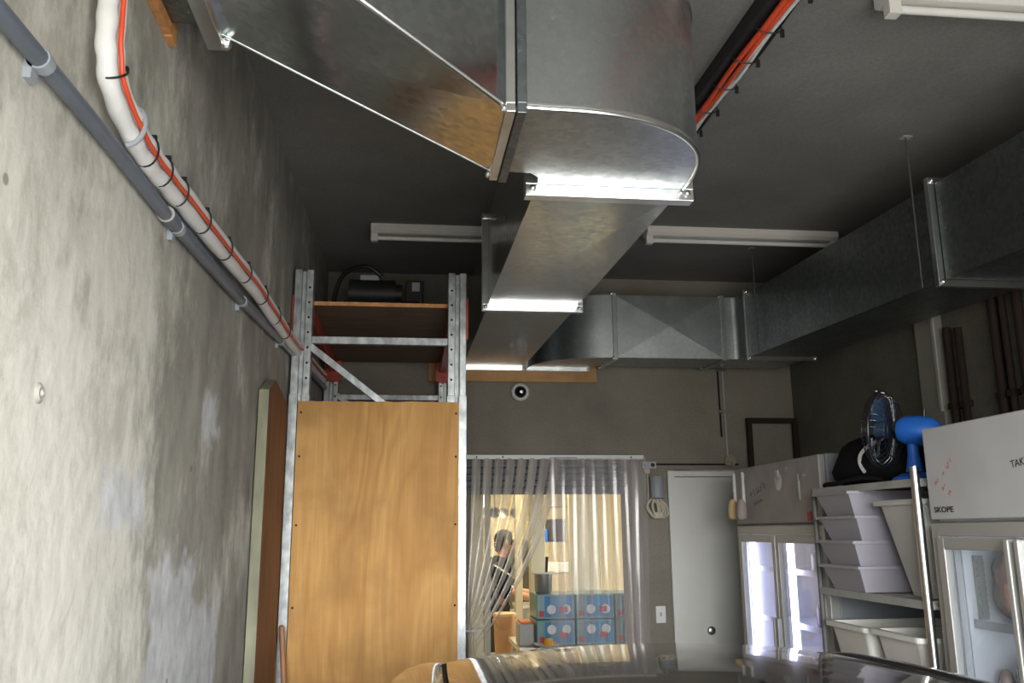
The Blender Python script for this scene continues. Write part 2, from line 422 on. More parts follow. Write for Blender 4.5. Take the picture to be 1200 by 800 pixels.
# ------------------------------------------------------------------ room shell
XL, XR, YB = -0.61, 2.74, 6.0
def zc(y): return 3.2536 + .04422 * y          # ceiling rises gently to the back
def zd(y): return 2.5731 + .04422 * y          # underside of the ducts
YF = OPEN_Y
m = MB(); m.box(XL - .15, XR + .15, YF - .15, YB + .15, -.12, 0); struct('floor', m, M_FLOOR)
m = MB()
m.add([(XL - .15, YF - .15, zc(YF)), (XR + .15, YF - .15, zc(YF)), (XR + .15, YB + .15, zc(YB)), (XL - .15, YB + .15, zc(YB)),
       (XL - .15, YF - .15, zc(YF) + .15), (XR + .15, YF - .15, zc(YF) + .15), (XR + .15, YB + .15, zc(YB) + .15), (XL - .15, YB + .15, zc(YB) + .15)],
      [(0, 1, 2, 3), (7, 6, 5, 4), (0, 4, 5, 1), (1, 5, 6, 2), (2, 6, 7, 3), (3, 7, 4, 0)])
struct('ceiling', m, M_CEIL)
def sidewall(name, x0, x1, mt):
    m = MB(); m.box(x0, x1, YF, YB, 0, 3.19)
    vs = [(x0, YF, 3.19), (x1, YF, 3.19), (x1, YB, 3.19), (x0, YB, 3.19), (x0, YF, zc(YF)), (x1, YF, zc(YF)), (x1, YB, zc(YB)), (x0, YB, zc(YB))]
    m.add(vs, [(0, 1, 5, 4), (1, 2, 6, 5), (2, 3, 7, 6), (3, 0, 4, 7), (4, 5, 6, 7), (3, 2, 1, 0)])
    struct(name, m, mt)
sidewall('wall_left', XL - .15, XL, M_WALLL); sidewall('wall_right', XR, XR + .15, M_WALLR)
DX0, DX1, DZ = .40, 1.476, 1.965
LX0, LX1, LZ = 1.80, 2.62, 2.09
m = MB()
m.box(XL - .15, DX0, YB, YB + .15, 0, zc(6)); m.box(DX0, DX1, YB, YB + .15, DZ, zc(6)); m.box(DX1, XR + .15, YB, YB + .15, 0, zc(6))
struct('wall_back', m, M_WALLB)
m = MB()
m.box(XL - .15, OPEN_X0, YF - .15, YF, 0, zc(YF)); m.box(OPEN_X1, XR + .15, YF - .15, YF, 0, zc(YF)); m.box(OPEN_X0, OPEN_X1, YF - .15, YF, OPEN_Z, zc(YF))
struct('wall_front', m, M_WALLR)
# the lit room behind the doorway
KX0, KX1, KY, KZ = -.5, 3.2, 12.4, 2.75
m = MB(); m.box(KX0 - .1, KX1 + .1, YB + .15, KY + .1, -.12, 0); struct('floor_kitchen', m, M_CREAMF)
m = MB(); m.box(KX0 - .1, KX1 + .1, YB + .15, KY + .1, KZ, KZ + .1); struct('ceiling_kitchen', m, M_CREAM)
m = MB(); m.box(KX0 - .1, KX0, YB + .15, KY, 0, KZ); struct('wall_kitchen_left', m, M_CREAM)
m = MB(); m.box(KX1, KX1 + .1, YB + .15, KY, 0, KZ); struct('wall_kitchen_right', m, M_CREAM)
m = MB(); m.box(KX0 - .1, KX1 + .1, KY, KY + .1, 0, KZ); struct('wall_kitchen_back', m, M_CREAM)
# flat white door
d = thing('door_1', None, None, (LX0, 5.99, 0)); props(d, kind='structure')
m = MB(); m.box(LX0 - .03, LX0 + .012, 5.955, 6, 0, LZ + .03); m.box(LX1 - .012, LX1 + .03, 5.955, 6, 0, LZ + .03); m.box(LX0 + .012, LX1 - .012, 5.955, 6, LZ - .012, LZ + .03)
part('door_frame', m, M_DOOR, d, bevel=.003)
m = MB(); m.box(LX0 + .016, LX1 - .016, 5.968, 5.998, .01, LZ - .016); part('door_leaf', m, M_DOOR, d, bevel=.002)
m = MB(); m.lathe([(.001, .012), (.018, .012), (.026, .008), (.03, 0)], M=Matrix.Rotation(PI / 2, 3, 'X'), c=(2.03, 5.968, 1.047))
m.box(2.026, 2.034, 5.948, 5.957, 1.035, 1.059); part('door_lock', m, M_CHROME, d, smooth=True, label='round steel door lock')

# ------------------------------------------------------------------ ducts
DH = .42
def sh(v): return Vector((v.x, v.y, v.z + zd(v.y)))
def duct_box(mb, x0, x1, y0, y1, z0=0, z1=DH, cross=.007, splits=None):
    """sheet metal box with cross-broken faces"""
    def face(a, b, c, d_):
        a, b, c, d_ = map(Vector, (a, b, c, d_)); n = (b - a).cross(c - a).normalized(); ce = (a + b + c + d_) / 4 + n * cross
        mb.add([sh(p) for p in (a, b, c, d_, ce)], [(0, 1, 4), (1, 2, 4), (2, 3, 4), (3, 0, 4)])
    P = lambda x, y, z: (x, y, z)
    face(P(x0, y0, z0), P(x0, y1, z0), P(x1, y1, z0), P(x1, y0, z0))      # bottom
    face(P(x0, y0, z1), P(x1, y0, z1), P(x1, y1, z1), P(x0, y1, z1))
    face(P(x0, y0, z0), P(x1, y0, z0), P(x1, y0, z1), P(x0, y0, z1))
    face(P(x1, y1, z0), P(x0, y1, z0), P(x0, y1, z1), P(x1, y1, z1))
    face(P(x0, y1, z0), P(x0, y0, z0), P(x0, y0, z1), P(x0, y1, z1))
    face(P(x1, y0, z0), P(x1, y1, z0), P(x1, y1, z1), P(x1, y0, z1))
def flange_y(x0, x1, y, t=.03, p=.032, z0=0, z1=DH):      # ring round a duct that runs along y
    mb = MB()
    for (a, b, c, d_) in ((x0 - p, x1 + p, z0 - p, z0 + .001), (x0 - p, x1 + p, z1 - .001, z1 + p), (x0 - p, x0 + .001, z0, z1), (x1 - .001, x1 + p, z0, z1)):
        vs = MB().box(a, b, y - t / 2, y + t / 2, c, d_); mb.add([sh(Vector(v)) for v in vs.v], vs.f)
    for sx_ in (x0 - p * .4, x1 + p * .4):
        for zz in (z0 - p * .4, z1 + p * .4):
            mb.ell(sh(Vector((sx_, y - t / 2 - .004, zz))), (.010, .008, .010), 8, 6)
    return mb
def flange_x(y0, y1, x, t=.03, p=.032, z0=0, z1=DH):      # ring round a duct that runs along x
    mb = MB()
    for (a, b, c, d_) in ((y0 - p, y1 + p, z0 - p, z0 + .001), (y0 - p, y1 + p, z1 - .001, z1 + p), (y0 - p, y0 + .001, z0, z1), (y1 - .001, y1 + p, z0, z1)):
        vs = MB().box(x - t / 2, x + t / 2, a, b, c, d_); mb.add([sh(Vector(v)) for v in vs.v], vs.f)
    for yy in (y0 - p * .4, y1 + p * .4):
        for zz in (z0 - p * .4, z1 + p * .4):
            mb.ell(sh(Vector((x - t / 2 - .004, yy, zz))), (.008, .010, .010), 8, 6)
    return mb
AX0, AX1 = .337, .757
A = thing('ventilation_duct', 'large galvanised duct overhead with rounded elbow, running straight to back wall above rack', 'duct', (.55, 4.0, zd(4)))
m = MB(); duct_box(m, AX0, AX1, 2.315, 3.895); part('duct_section', m, M_GALVA, A, weld=False)
m = MB(); duct_box(m, AX0, AX1, 3.925, 5.97); part('duct_section', m, M_GALVA, A, weld=False)
part('flange', flange_y(AX0, AX1, 2.30, .045, .034), M_FLANGE, A, bevel=.002)
part('flange', flange_y(AX0, AX1, 3.91, .035, .028), M_FLANGE, A, bevel=.002)
part('flange', flange_y(AX0, AX1, 5.975, .02, .02), M_FLANGE, A, bevel=.002)
# elbow: plan outline with a big outer radius
ctr = (.30, 2.245); outer = []
for k in range(25):
    a = -PI / 2 + (PI / 2) * k / 24
    ex = 2.35
    cx_ = abs(math.cos(a)) ** (2 / ex) * (AX1 - ctr[0]); cy_ = -abs(math.sin(a)) ** (2 / ex) * (ctr[1] - 1.79)
    outer.append((ctr[0] + cx_, ctr[1] + cy_))
inner = [(AX0, 2.28), (AX0 - .005, 2.225), (AX0 - .03, 2.195), (.235, 2.19)]
poly = [(.235, 1.79)] + outer + [(AX1, 2.28)] + inner
m = MB(); n = len(poly)
vb = [sh(Vector((x, y, 0))) for x, y in poly]; vt = [sh(Vector((x, y, DH))) for x, y in poly]
m.add(vb + vt, [(i, (i + 1) % n, n + (i + 1) % n, n + i) for i in range(n)])
cb = sh(Vector((.50, 2.05, -.003))); cb2 = sh(Vector((.42, 2.06, DH)))
m.add(vb + [cb], [(i, (i + 1) % n, n) for i in range(n)]); m.add(vt + [cb2], [((i + 1) % n, i, n) for i in range(n)])
part('duct_elbow', m, M_GALV, A, smooth=True, sharp=30)
m = MB(); seam = [sh(Vector((x, y, -.001))) for x, y in [(.24, 1.787)] + outer + [(AX1 + .002, 2.27)]]
m.tube(seam, .0055, 8); m.tube([p + Vector((0, 0, .009)) for p in seam], .005, 6)
part('elbow_seam', m, M_FLANGE, A, smooth=True)
m = MB(); m.tube([p + Vector((0, 0, DH)) for p in seam], .0055, 8)
part('elbow_seam', m, M_FLANGE, A, smooth=True)
part('flange', flange_x(1.79, 2.19, .205, .022, .020), M_FLANGE, A, bevel=.002)
part('flange', flange_x(1.79, 2.19, .230, .022, .024), M_GALVD, A, bevel=.002)
# transition up to the left wall
R = [sh(Vector((.195, y, z))) for y, z in ((1.79, 0), (2.19, 0), (2.19, DH), (1.79, DH))]
Lf = [Vector((-.49, y, z)) for y, z in ((1.36, 2.905), (1.965, 2.905), (1.965, 3.19), (1.36, 3.19))]
m = MB()
m.add(R + Lf, [(0, 1, 5, 4), (1, 2, 6), (1, 6, 5), (2, 3, 7, 6), (3, 0, 7), (0, 4, 7)])
part('duct_transition', m, M_GALVA, A)
m = MB(); m.tube([R[0], Lf[0]], .006, 8); m.tube([R[1], Lf[1]], .003, 6); part('transition_seam', m, M_FLANGE, A, smooth=True)
m = MB()
for (a, b, c, d_) in ((1.33, 2.0, 2.875, 2.907), (1.33, 2.0, 3.188, 3.22), (1.33, 1.362, 2.907, 3.188), (1.963, 2.0, 2.907, 3.188)): m.box(-.515, -.475, a, b, c, d_)
m.ell((-.47, 1.985, 2.885), (.016, .016, .016), 8, 6)
part('flange', m, M_FLANGE, A, bevel=.002)
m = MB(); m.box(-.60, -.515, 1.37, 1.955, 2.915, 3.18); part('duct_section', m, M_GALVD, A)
# frame of the hole it goes through
m = MB(); m.box(-.609, -.59, 1.957, 2.0, 2.88, 3.2); m.box(-.609, -.59, 1.62, 1.957, 2.885, 2.913)
one('timber_packing', m, M_PLYE, 'raw orange timber and foam packing where the overhead duct enters the left wall', 'packing')

Bd = thing('ventilation_duct', 'long rectangular duct on right side that turns along the back wall, crosswise seams', 'duct', (2.3, 4.0, zd(4)))
BY0, BY1 = 5.43, 5.85; CX0, CX1 = 2.165, 2.585
m = MB(); duct_box(m, 1.31, 2.03, BY0, BY1, cross=.012); part('duct_section', m, M_GALV, Bd, weld=False)
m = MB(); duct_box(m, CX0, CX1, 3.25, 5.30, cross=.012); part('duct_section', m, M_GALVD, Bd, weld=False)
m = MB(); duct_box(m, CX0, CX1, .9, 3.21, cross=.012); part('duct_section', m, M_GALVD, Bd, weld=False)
def elbow(outer, inner):
    poly = outer + inner; n = len(poly); m = MB()
    vb = [sh(Vector((x, y, 0))) for x, y in poly]; vt = [sh(Vector((x, y, DH))) for x, y in poly]
    m.add(vb + vt, [(i, (i + 1) % n, n + (i + 1) % n, n + i) for i in range(n)] + [tuple(range(n))[::-1], tuple(range(n, 2 * n))])
    return m
# left elbow into the wall: outer face sweeps from the front of the run to the wall
oc = (1.29, 5.93); out2 = [(oc[0] - .49 * math.sin(a), oc[1] - .50 * math.cos(a)) for a in [PI / 2 * k / 16 for k in range(17)]] + [(.80, 5.98)]
inn2 = [(1.22, 5.98), (1.22, 5.93)] + [(1.29 - .07 * math.cos(a), 5.92 - .07 * math.sin(a)) for a in [PI / 2 * k / 5 for k in range(6)]]
part('duct_elbow', elbow(out2, inn2[:2] + inn2[2:]), M_GALV, Bd, smooth=True, sharp=30)
for dz_ in (0, DH): m = MB(); m.tube([sh(Vector((x, y, dz_))) for x, y in out2], .004, 6); part('elbow_seam', m, M_FLANGE, Bd, smooth=True)
# corner elbow
thr = [(2.04, BY0), (2.10, BY0)] + [(2.10 + .065 * math.sin(a), BY0 - .10 + .10 * math.cos(a)) for a in [PI / 2 * k / 6 for k in range(1, 7)]] + [(CX0, 5.315)]
part('duct_elbow', elbow(thr, [(CX1, 5.315), (CX1, BY1 - .1), (CX1 - .1, BY1), (2.04, BY1)]), M_GALV, Bd, smooth=True, sharp=30)
part('flange', flange_x(BY0, BY1, 1.30, .028, .016), M_FLANGE, Bd, bevel=.002)
part('flange', flange_x(BY0, BY1, 2.035, .028, .012), M_GALV, Bd, bevel=.002)
part('flange', flange_y(CX0, CX1, 5.305, .022, .024), M_FLANGE, Bd, bevel=.002)
part('flange', flange_y(CX0, CX1, 3.23, .03, .028), M_FLANGE, Bd, bevel=.002)
m = MB()
for a, b, c, d_ in ((.78, 1.24, -.02, .002), (.78, .80, 0, DH), (1.22, 1.24, 0, DH)):
    q = MB().box(a, b, 5.965, 5.99, c, d_); m.add([sh(Vector(v)) for v in q.v], q.f)
part('flange', m, M_FLANGE, Bd, bevel=.002)
# board on the wall behind the duct ends
m = MB(); m.box(.10, 1.288, 5.972, 5.998, 2.738, 3.0); one('plywood_board', m, M_WPLY, 'flat orange-tan board fixed to the back wall behind the duct ends', 'board', bevel=.002)
# hanger rods
M_DARKROD = mat('dull_steel_rod', (.10, .10, .095), .6, .5)
def rod(x, y, zb_, label):
    r = thing('threaded_rod', label, 'rod', (x, y, zb_)); m = MB(); m.cyl((x, y, zb_), (x, y, zc(y)), .004, n=8); part('rod', m, M_DARKROD, r)
    m = MB(); m.box(x - .02, x + .02, y - .02, y + .02, zc(y) - .006, zc(y) + .001); part('ceiling_plate', m, M_STEELP, r)
rod(2.135, 3.33, zd(3.3) - .01, 'thin hanger rod from ceiling down past the right-hand duct, beside its bright flange')
rod(2.135, 5.1, zd(5.1) - .01, 'short thin hanger rod beside the right-hand duct close to the corner')

# ------------------------------------------------------------------ fluorescent battens on the ceiling
def batten(name_lab, x0, x1, y):
    b = thing('fluorescent_batten', name_lab, 'light fitting', ((x0 + x1) / 2, y, zc(y) - .1))
    z = zc(y)
    m = MB(); w_ = .055
    prof = [(-w_, 0), (-w_, -.045), (-.035, -.062), (.035, -.062), (w_, -.045), (w_, 0)]
    vs = [(x, y + p, z + q + .004) for x in (x0, x1) for p, q in prof]; n = len(prof)
    m.add(vs, [tuple(range(n)), tuple(range(2 * n - 1, n - 1, -1))] + [(i, n + i, n + (i + 1) % n, (i + 1) % n) for i in range(n)])
    part('batten_body', m, M_BATTEN, b, bevel=.003)
    m = MB()
    m.cyl((x0 + .04, y - .012, z - .082), (x1 - .04, y - .012, z - .082), .013, n=12); part('lamp_tube', m, M_TUBE, b, smooth=True)
    for xx in (x0 + .02, x1 - .02):
        m = MB(); m.box(xx - .02, xx + .02, y - .03, y + .008, z - .105, z - .055); part('lamp_holder', m, M_BATTEN, b, bevel=.003)
    return b
batten('white fluorescent batten on the ceiling between the two ducts', 1.343, 2.518, 4.76)
batten('white fluorescent batten on the dark ceiling above the rack, left of the overhead duct', -.262, .913, 4.88)
batten('white fluorescent batten at the top right of the ceiling near the entrance', 1.419, 2.594, 2.25)
batten('fluorescent batten whose end just shows beside the rounded duct elbow', -.075, 1.10, 2.02)

# ------------------------------------------------------------------ cable run on the ceiling
cb_ = thing('cable_bundle', 'orange and white cables tied together along the ceiling right of the elbow', 'cable', (1.1, 2.2, 3.2))
def wav(x0, y0, y1, dz, amp, ph, n=40):
    return [Vector((x0 + amp * math.sin(9 * (y0 + (y1 - y0) * k / n) + ph), y0 + (y1 - y0) * k / n, zc(y0 + (y1 - y0) * k / n) - dz + .4 * amp * math.cos(14 * (y0 + (y1 - y0) * k / n) + ph))) for k in range(n + 1)]
m = MB(); m.tube(wav(1.092, .6, 3.9, .075, .003, 0), .0095, 10); part('orange_cable', m, M_ORANGE, cb_, smooth=True)
m = MB(); m.tube(wav(1.110, .6, 3.9, .080, .004, 2), .0075, 10); part('orange_cable', m, M_ORANGE, cb_, smooth=True)
for k, (x_, ph) in enumerate(((1.128, 0), (1.142, 2.2))):
    m = MB(); m.tube(wav(x_, .6, 3.9, .07 - .008 * k, .006, ph), .007, 8); part('white_cable', m, M_WHITEINS, cb_, smooth=True)
m = MB(); m.tube(wav(1.15, .6, 3.9, .06, .007, 4), .006, 8); part('black_cable', m, M_BLACK, cb_, smooth=True)
m = MB(); m.add([(x, y, zc(y) - d_) for y in (.6, 3.9) for x, d_ in ((1.055, -.002), (1.055, .058), (1.12, .058), (1.12, -.002))], [(0, 1, 2, 3), (7, 6, 5, 4), (0, 4, 5, 1), (1, 5, 6, 2), (2, 6, 7, 3), (3, 7, 4, 0)])
part('black_strip', m, M_BLACK, cb_)  # plain black strip along the ceiling behind the cables
for k in range(14):
    yy = 1.0 + .2 * k; m = MB(); zz = zc(yy) - .072
    m.tube([(1.112 + .045 * math.cos(a), yy + .01 * math.sin(a), zz + .024 * math.sin(a)) for a in [2 * PI * q / 16 for q in range(17)]], .0022, 6, caps=False); m.box(1.15, 1.162, yy - .004, yy + .004, zz - .03, zz - .004)
    part('cable_tie', m, M_BLACK, cb_)

# ------------------------------------------------------------------ left wall services
def smoothpath(pts, n=8):
    pts = [Vector(p) for p in pts]; out = []
    for i in range(len(pts) - 1):
        p0 = pts[max(i - 1, 0)]; p1 = pts[i]; p2 = pts[i + 1]; p3 = pts[min(i + 2, len(pts) - 1)]
        for k in range(n):
            t = k / n
            out.append(.5 * ((2 * p1) + (-p0 + p2) * t + (2 * p0 - 5 * p1 + 4 * p2 - p3) * t * t + (-p0 + 3 * p1 - 3 * p2 + p3) * t ** 3))
    return out + [pts[-1]]
g = thing('grey_conduit', 'thick grey plastic conduit running level along the left wall', 'conduit', (-.59, 2.5, 2.4))
cp = [(-.59, .2, 2.40), (-.59, 1.175, 2.44), (-.59, 1.64, 2.455), (-.59, 2.10, 2.458), (-.59, 2.99, 2.494), (-.59, 4.15, 2.565), (-.59, 5.9, 2.66)]
m = MB(); m.tube(smoothpath(cp), .0155, 12); part('pipe', m, M_GREYPVC, g, smooth=True)
def onc(y):
    for a, b in zip(cp, cp[1:]):
        if a[1] <= y <= b[1]: t = (y - a[1]) / (b[1] - a[1]); return a[2] + (b[2] - a[2]) * t
for yy in (1.315, 2.13, 2.97, 3.85):
    z = onc(yy); m = MB(); m.cyl((-.59, yy - .012, z), (-.59, yy + .012, z), .0185, n=14); m.box(-.611, -.598, yy - .012, yy + .012, z - .034, z + .012)
    part('saddle_clip', m, M_CLIP, g, smooth=True)
for yy in (2.06,):
    z = onc(yy); m = MB(); m.cyl((-.59, yy - .03, z), (-.59, yy + .03, z + .002), .0195, n=14); part('coupling', m, M_GREYPVC, g, smooth=True)
    m = MB(); m.cyl((-.59, yy - .036, z), (-.59, yy - .030, z), .0205, n=14); part('coupling_ring', m, M_STEELP, g, smooth=True, label='pale ring on coupling')
g2 = thing('grey_conduit', 'thinner grey conduit between the thick conduit and the white pipes', 'conduit', (-.595, 3.0, 2.45))
m = MB(); m.tube(smoothpath([(-.594, 2.10, 2.488), (-.594, 2.5, 2.493), (-.594, 3.0, 2.515), (-.594, 4.15, 2.595), (-.594, 5.9, 2.69)]), .010, 10); part('pipe', m, M_GREYPVC, g2, smooth=True)
ip = thing('insulated_pipe_pair', 'pair of white insulated pipes with an orange cable, dropping down the left wall', 'pipe', (-.57, 2.2, 2.5))
wp = [(-.572, 1.10, 3.2), (-.572, 1.24, 3.0), (-.572, 1.46, 2.84), (-.572, 1.508, 2.70), (-.57, 1.512, 2.60), (-.57, 1.56, 2.53), (-.57, 1.72, 2.494), (-.57, 1.877, 2.494), (-.57, 2.10, 2.507), (-.57, 2.53, 2.53), (-.57, 3.10, 2.562), (-.57, 4.01, 2.575), (-.57, 5.5, 2.66)]
sp = smoothpath(wp, 10)
def offs(path, along, outx, wob=0.0):
    out = []
    for i, p in enumerate(path):
        d_ = (path[min(i + 1, len(path) - 1)] - path[max(i - 1, 0)]).normalized(); nrm = Vector((0, -d_.z, d_.y))
        if nrm.length < 1e-4: nrm = Vector((0, 0, 1))
        out.append(p + nrm * along + Vector((outx + wob * math.sin(i * .9), 0, wob * math.cos(i * .7))))
    return out
m = MB(); m.tube(offs(sp, -.008, .002, .0008), [.0185 + .0012 * math.sin(i * 1.1) for i in range(len(sp))], 12); part('lagged_pipe', m, M_WHITEINS, ip, smooth=True)
m = MB(); m.tube(offs(sp, .028, .011, .0008), [.0125 + .001 * math.sin(i * .8) for i in range(len(sp))], 12); part('lagged_pipe', m, M_WHITEINS, ip, smooth=True)
m = MB(); m.tube(offs(sp, .007, .0235, .0005), .0048, 8); part('orange_cable', m, M_ORANGE, ip, smooth=True)
for i in (47, 63, 70, 77, 84, 90, 96, 101, 105, 108):
    if i < len(sp):
        p = sp[i]; d_ = (sp[min(i + 1, len(sp) - 1)] - sp[i - 1]).normalized(); nrm = Vector((0, -d_.z, d_.y))
        m = MB(); m.tube([p + nrm * (.010 + .036 * math.cos(a)) + Vector((.006 + .025 * math.sin(a), 0, 0)) for a in [2 * PI * q / 18 for q in range(19)]], .0022, 6, caps=False)
        m.box(-.005, .005, -.004, .004, -.004, .005, M=Matrix.Translation(p + nrm * .040 + Vector((.020, 0, 0))))
        part('cable_tie', m, M_BLACK, ip)
for i in (57,):
    p = sp[i]; d_ = (sp[i + 1] - sp[i - 1]).normalized(); nrm = Vector((0, -d_.z, d_.y))
    m = MB(); m.tube([p + nrm * (.010 + .046 * math.cos(a)) + Vector((.030 * math.sin(a), 0, 0)) for a in [PI * q / 12 for q in range(13)]], .005, 8)
    part('pipe_clamp', m, M_CLIP, ip, smooth=True)
M_GREYW = mat('weathered_plug', (.42, .41, .37), .7)
# old fixing in the wall
m = MB(); m.lathe([(.001, .004), (.012, .006), (.018, 0)], M=Matrix.Rotation(PI / 2, 3, 'Y'), c=(-.61, 1.485, 1.945)); m.ell((-.606, 1.485, 1.945), (.006, .005, .006), 8, 6)
one('wall_plug', m, [M_GREYW], 'small pale wall plug on the left wall below the conduit', 'wall plug', smooth=True)

# ------------------------------------------------------------------ pallet rack
RY, RF = 4.25, 5.84
rk = thing('pallet_rack', 'tall narrow galvanised storage rack with plywood end panel against left wall', 'rack', (-.17, RY, 0))
def post(xa, ya, holes=True):
    m = MB(); zt = 3.0
    # two flanges with a recessed web between them
    m.box(xa, xa + .036, ya, ya + .07, 0, zt); m.box(xa + .058, xa + .092, ya, ya + .07, 0, zt); m.box(xa + .034, xa + .060, ya + .028, ya + .036, 0, zt)
    m.box(xa - .008, xa + .10, ya - .01, ya + .10, 0, .006)
    return m
def holes(xs, ya, z0, z1, pa, st=.0762):
    z = z0
    while z < z1:
        m = MB(); m.cyl((xs, ya - .0015, z), (xs, ya + .002, z), .0062, n=8); part('hole', m, M_HOLE, pa); z += st
for xa, hx in ((-.596, -.596 + .075), (.166, .166 + .018)):
    for ya in (RY, RF):
        p = part('upright', post(xa, ya), M_POST, rk, bevel=.003)
        holes(hx, ya, 2.45, 2.98 if ya == RY else 2.70, p)
        m = MB(); m.box(xa - .003, xa + .039, ya - .004, ya + .073, 1.0, 2.37); m.box(xa + .055, xa + .095, ya - .004, ya + .073, 1.0, 2.37)
        part('splice_sleeve', m, M_POST, p, bevel=.002)
for ya in (RY + .03, RF + .03):
    m = MB(); zb9 = 2.645 if ya < 5 else 2.60; m.bar((-.505, ya, zb9), (.175, ya, zb9), .03, .036, mi=0); part('horizontal_brace', m, M_POST, rk, bevel=.002)
    m = MB(); m.bar((-.515, ya - .012, 2.615), (.175, ya - .012, 2.08), .03, .034); part('diagonal_brace', m, M_POST, rk, bevel=.002)
    m = MB(); m.bar((-.505, ya, .6), (.175, ya, .6), .03, .036); m.bar((.175, ya, .65), (-.515, ya, 1.3), .03, .034); part('lower_brace', m, M_POST, rk, bevel=.002)
for xb, s_ in ((-.535, 1), (.195, 1)):
    m = MB(); m.box(xb - .022, xb + .022, RY + .07, RF, 2.762, 2.835); bm_ = part('beam', m, M_RED, rk, bevel=.003)
    for ya, sg in ((RY + .07, 1), (RF - .012, -1)):
        m = MB()
        m.box(xb - (.028 if sg > 0 else .052), xb + (.028 if sg > 0 else .055), ya - .001 if sg > 0 else ya - .03, ya + .03 if sg > 0 else ya + .01, 2.70, 2.835)
        for zz in (2.69, 2.73): m.cyl((xb - .0, ya - .034 if sg < 0 else ya, zz), (xb, ya - .029 if sg < 0 else ya, zz), .007, n=8)
        part('beam_connector', m, M_RED, bm_, bevel=.003)
m = MB(); m.box(.258, .268, RY + .01, RY + .09, 2.66, 2.87); m.box(-.605, -.598, RY + .01, RY + .09, 2.66, 2.87); part('beam_hook', m, M_RED, rk)
for ya, pn in ((RY - .018, True),):
    m = MB()
    ys0, ys1 = RY - .019, RY - .004; n_ = 24; top = []
    for k in range(n_ + 1):
        x = -.552 + (.222 + .552) * k / n_; top.append((x, 2.336 + random.uniform(-.003, .002)))
    vs = [(x, ys0, z) for x, z in top] + [(x, ys1, z) for x, z in top] + [(x, ys0, .03) for x, z in top] + [(x, ys1, .03) for x, z in top]
    K = n_ + 1; fs = []
    for k in range(n_): fs += [(k, k + 1, 2 * K + k + 1, 2 * K + k), (K + k + 1, K + k, 3 * K + k, 3 * K + k + 1), (k, K + k, K + k + 1, k + 1), (2 * K + k, 2 * K + k + 1, 3 * K + k + 1, 3 * K + k)]
    fs += [(0, 2 * K, 3 * K, K), (n_, K + n_, 3 * K + n_, 2 * K + n_)]
    m.add(vs, fs); ply = part('end_panel', m, M_PLY, rk, label='large sheet of orange-tan plywood screwed to rack end')
    for zz in (2.28, 2.07, 1.75, 1.38, .9, .4):
        for xx in (-.535, .208):
            m = MB(); m.cyl((xx, ys0 - .002, zz), (xx, ys0 + .002, zz), .0055, n=8); part('screw', m, M_HOLE, ply)
# shelf board and what is on it
m = MB(); m.box(-.56, .225, RY + .079, RF - .004, 2.836, 2.856)
m.box(-.56, .225, RY + .075, RY + .079, 2.836, 2.856, mi=1)
one('shelf_board', m, [M_PLYD, M_PLYE], 'brown shelf board with orange front edge on top of the rack', 'shelf')
cm = thing('compressor', 'dark machine with hoses and pale label standing on top of the rack', 'machine', (-.18, 5.2, 2.856))
M_MACH = mat('dark_machine_casing', (.022, .021, .022), .5, noise=(8, .3, (1, 1, 1)))
m = MB(); m.box(-.42, .03, 5.0, 5.4, 2.886, 3.05); part('machine_body', m, M_MACH, cm, bevel=.015)
m = MB(); m.cyl((-.40, 5.2, 3.14), (-.12, 5.2, 3.14), .085, n=20); m.cyl((-.12, 5.2, 3.14), (-.08, 5.2, 3.14), .06, n=20); part('motor', m, M_MACH, cm, smooth=True)
m = MB(); m.box(-.06, .05, 5.05, 5.32, 3.05, 3.19); part('valve_block', m, M_MACH, cm, bevel=.01)
m = MB(); m.box(-.02, .025, 5.045, 5.05, 3.12, 3.175); part('label', m, M_CLIP, cm, label='pale label')
m = MB(); m.box(-.33, -.22, 5.10, 5.115, 3.20, 3.23); part('bracket', m, M_CLIP, cm, label='pale grey bracket')
m = MB(); m.tube(smoothpath([(-.2, 5.1, 3.22), (-.30, 5.05, 3.27), (-.42, 5.0, 3.2), (-.47, 5.0, 3.05), (-.46, 4.98, 2.872), (-.40, 4.9, 2.872)]), .014, 8); part('hose', m, M_BLACK, cm, smooth=True)
for xx in (-.38, -.02):
    m = MB(); m.box(xx - .025, xx + .025, 5.03, 5.37, 2.856, 2.887); part('foot', m, M_RUBBER, cm, bevel=.004)
# board leaning beside the rack
m = MB()
prof = [(3.47, .02), (3.93, .02), (3.98, .04), (3.98, 2.285), (3.63, 2.335), (3.47, 2.27)]
vs = [(-.605 + .0, y, z) for y, z in prof] + [(-.565, y, z) for y, z in prof]; n = len(prof)
m.add(vs, [tuple(range(n)), tuple(range(2 * n - 1, n - 1, -1))]); m.add(vs, [(i, (i + 1) % n, n + (i + 1) % n, n + i) for i in range(n)], 1)
one('timber_board', m, [M_PLANK, M_PLANKE], 'tall reddish-brown board with pale green edge leaning on the left wall beside the rack', 'board', bevel=.002)
for k, (xb, yb_, xt, yt, zt) in enumerate(((-.44, 4.06, -.566, 4.14, 1.305), (-.545, 4.03, -.592, 4.08, 1.275))):
    m = MB(); m.tube([(xb, yb_, .012), (xt, yt, zt)], [.0125, .0125], 10); m.ell((xt, yt, zt), (.0125, .0125, .010), 10, 6)
    one('wooden_rod', m, M_DOWEL, ['longer thin wooden rod leaning between the board and the rack', 'shorter thin reddish rod leaning beside the board'][k], 'rod', smooth=True)
m = MB(); m.box(-.604, -.597, 4.16, 4.20, 0.001, 1.55); one('metal_strip', m, M_STEELP, 'pale grey metal strip standing against the left upright of the rack', 'strip')

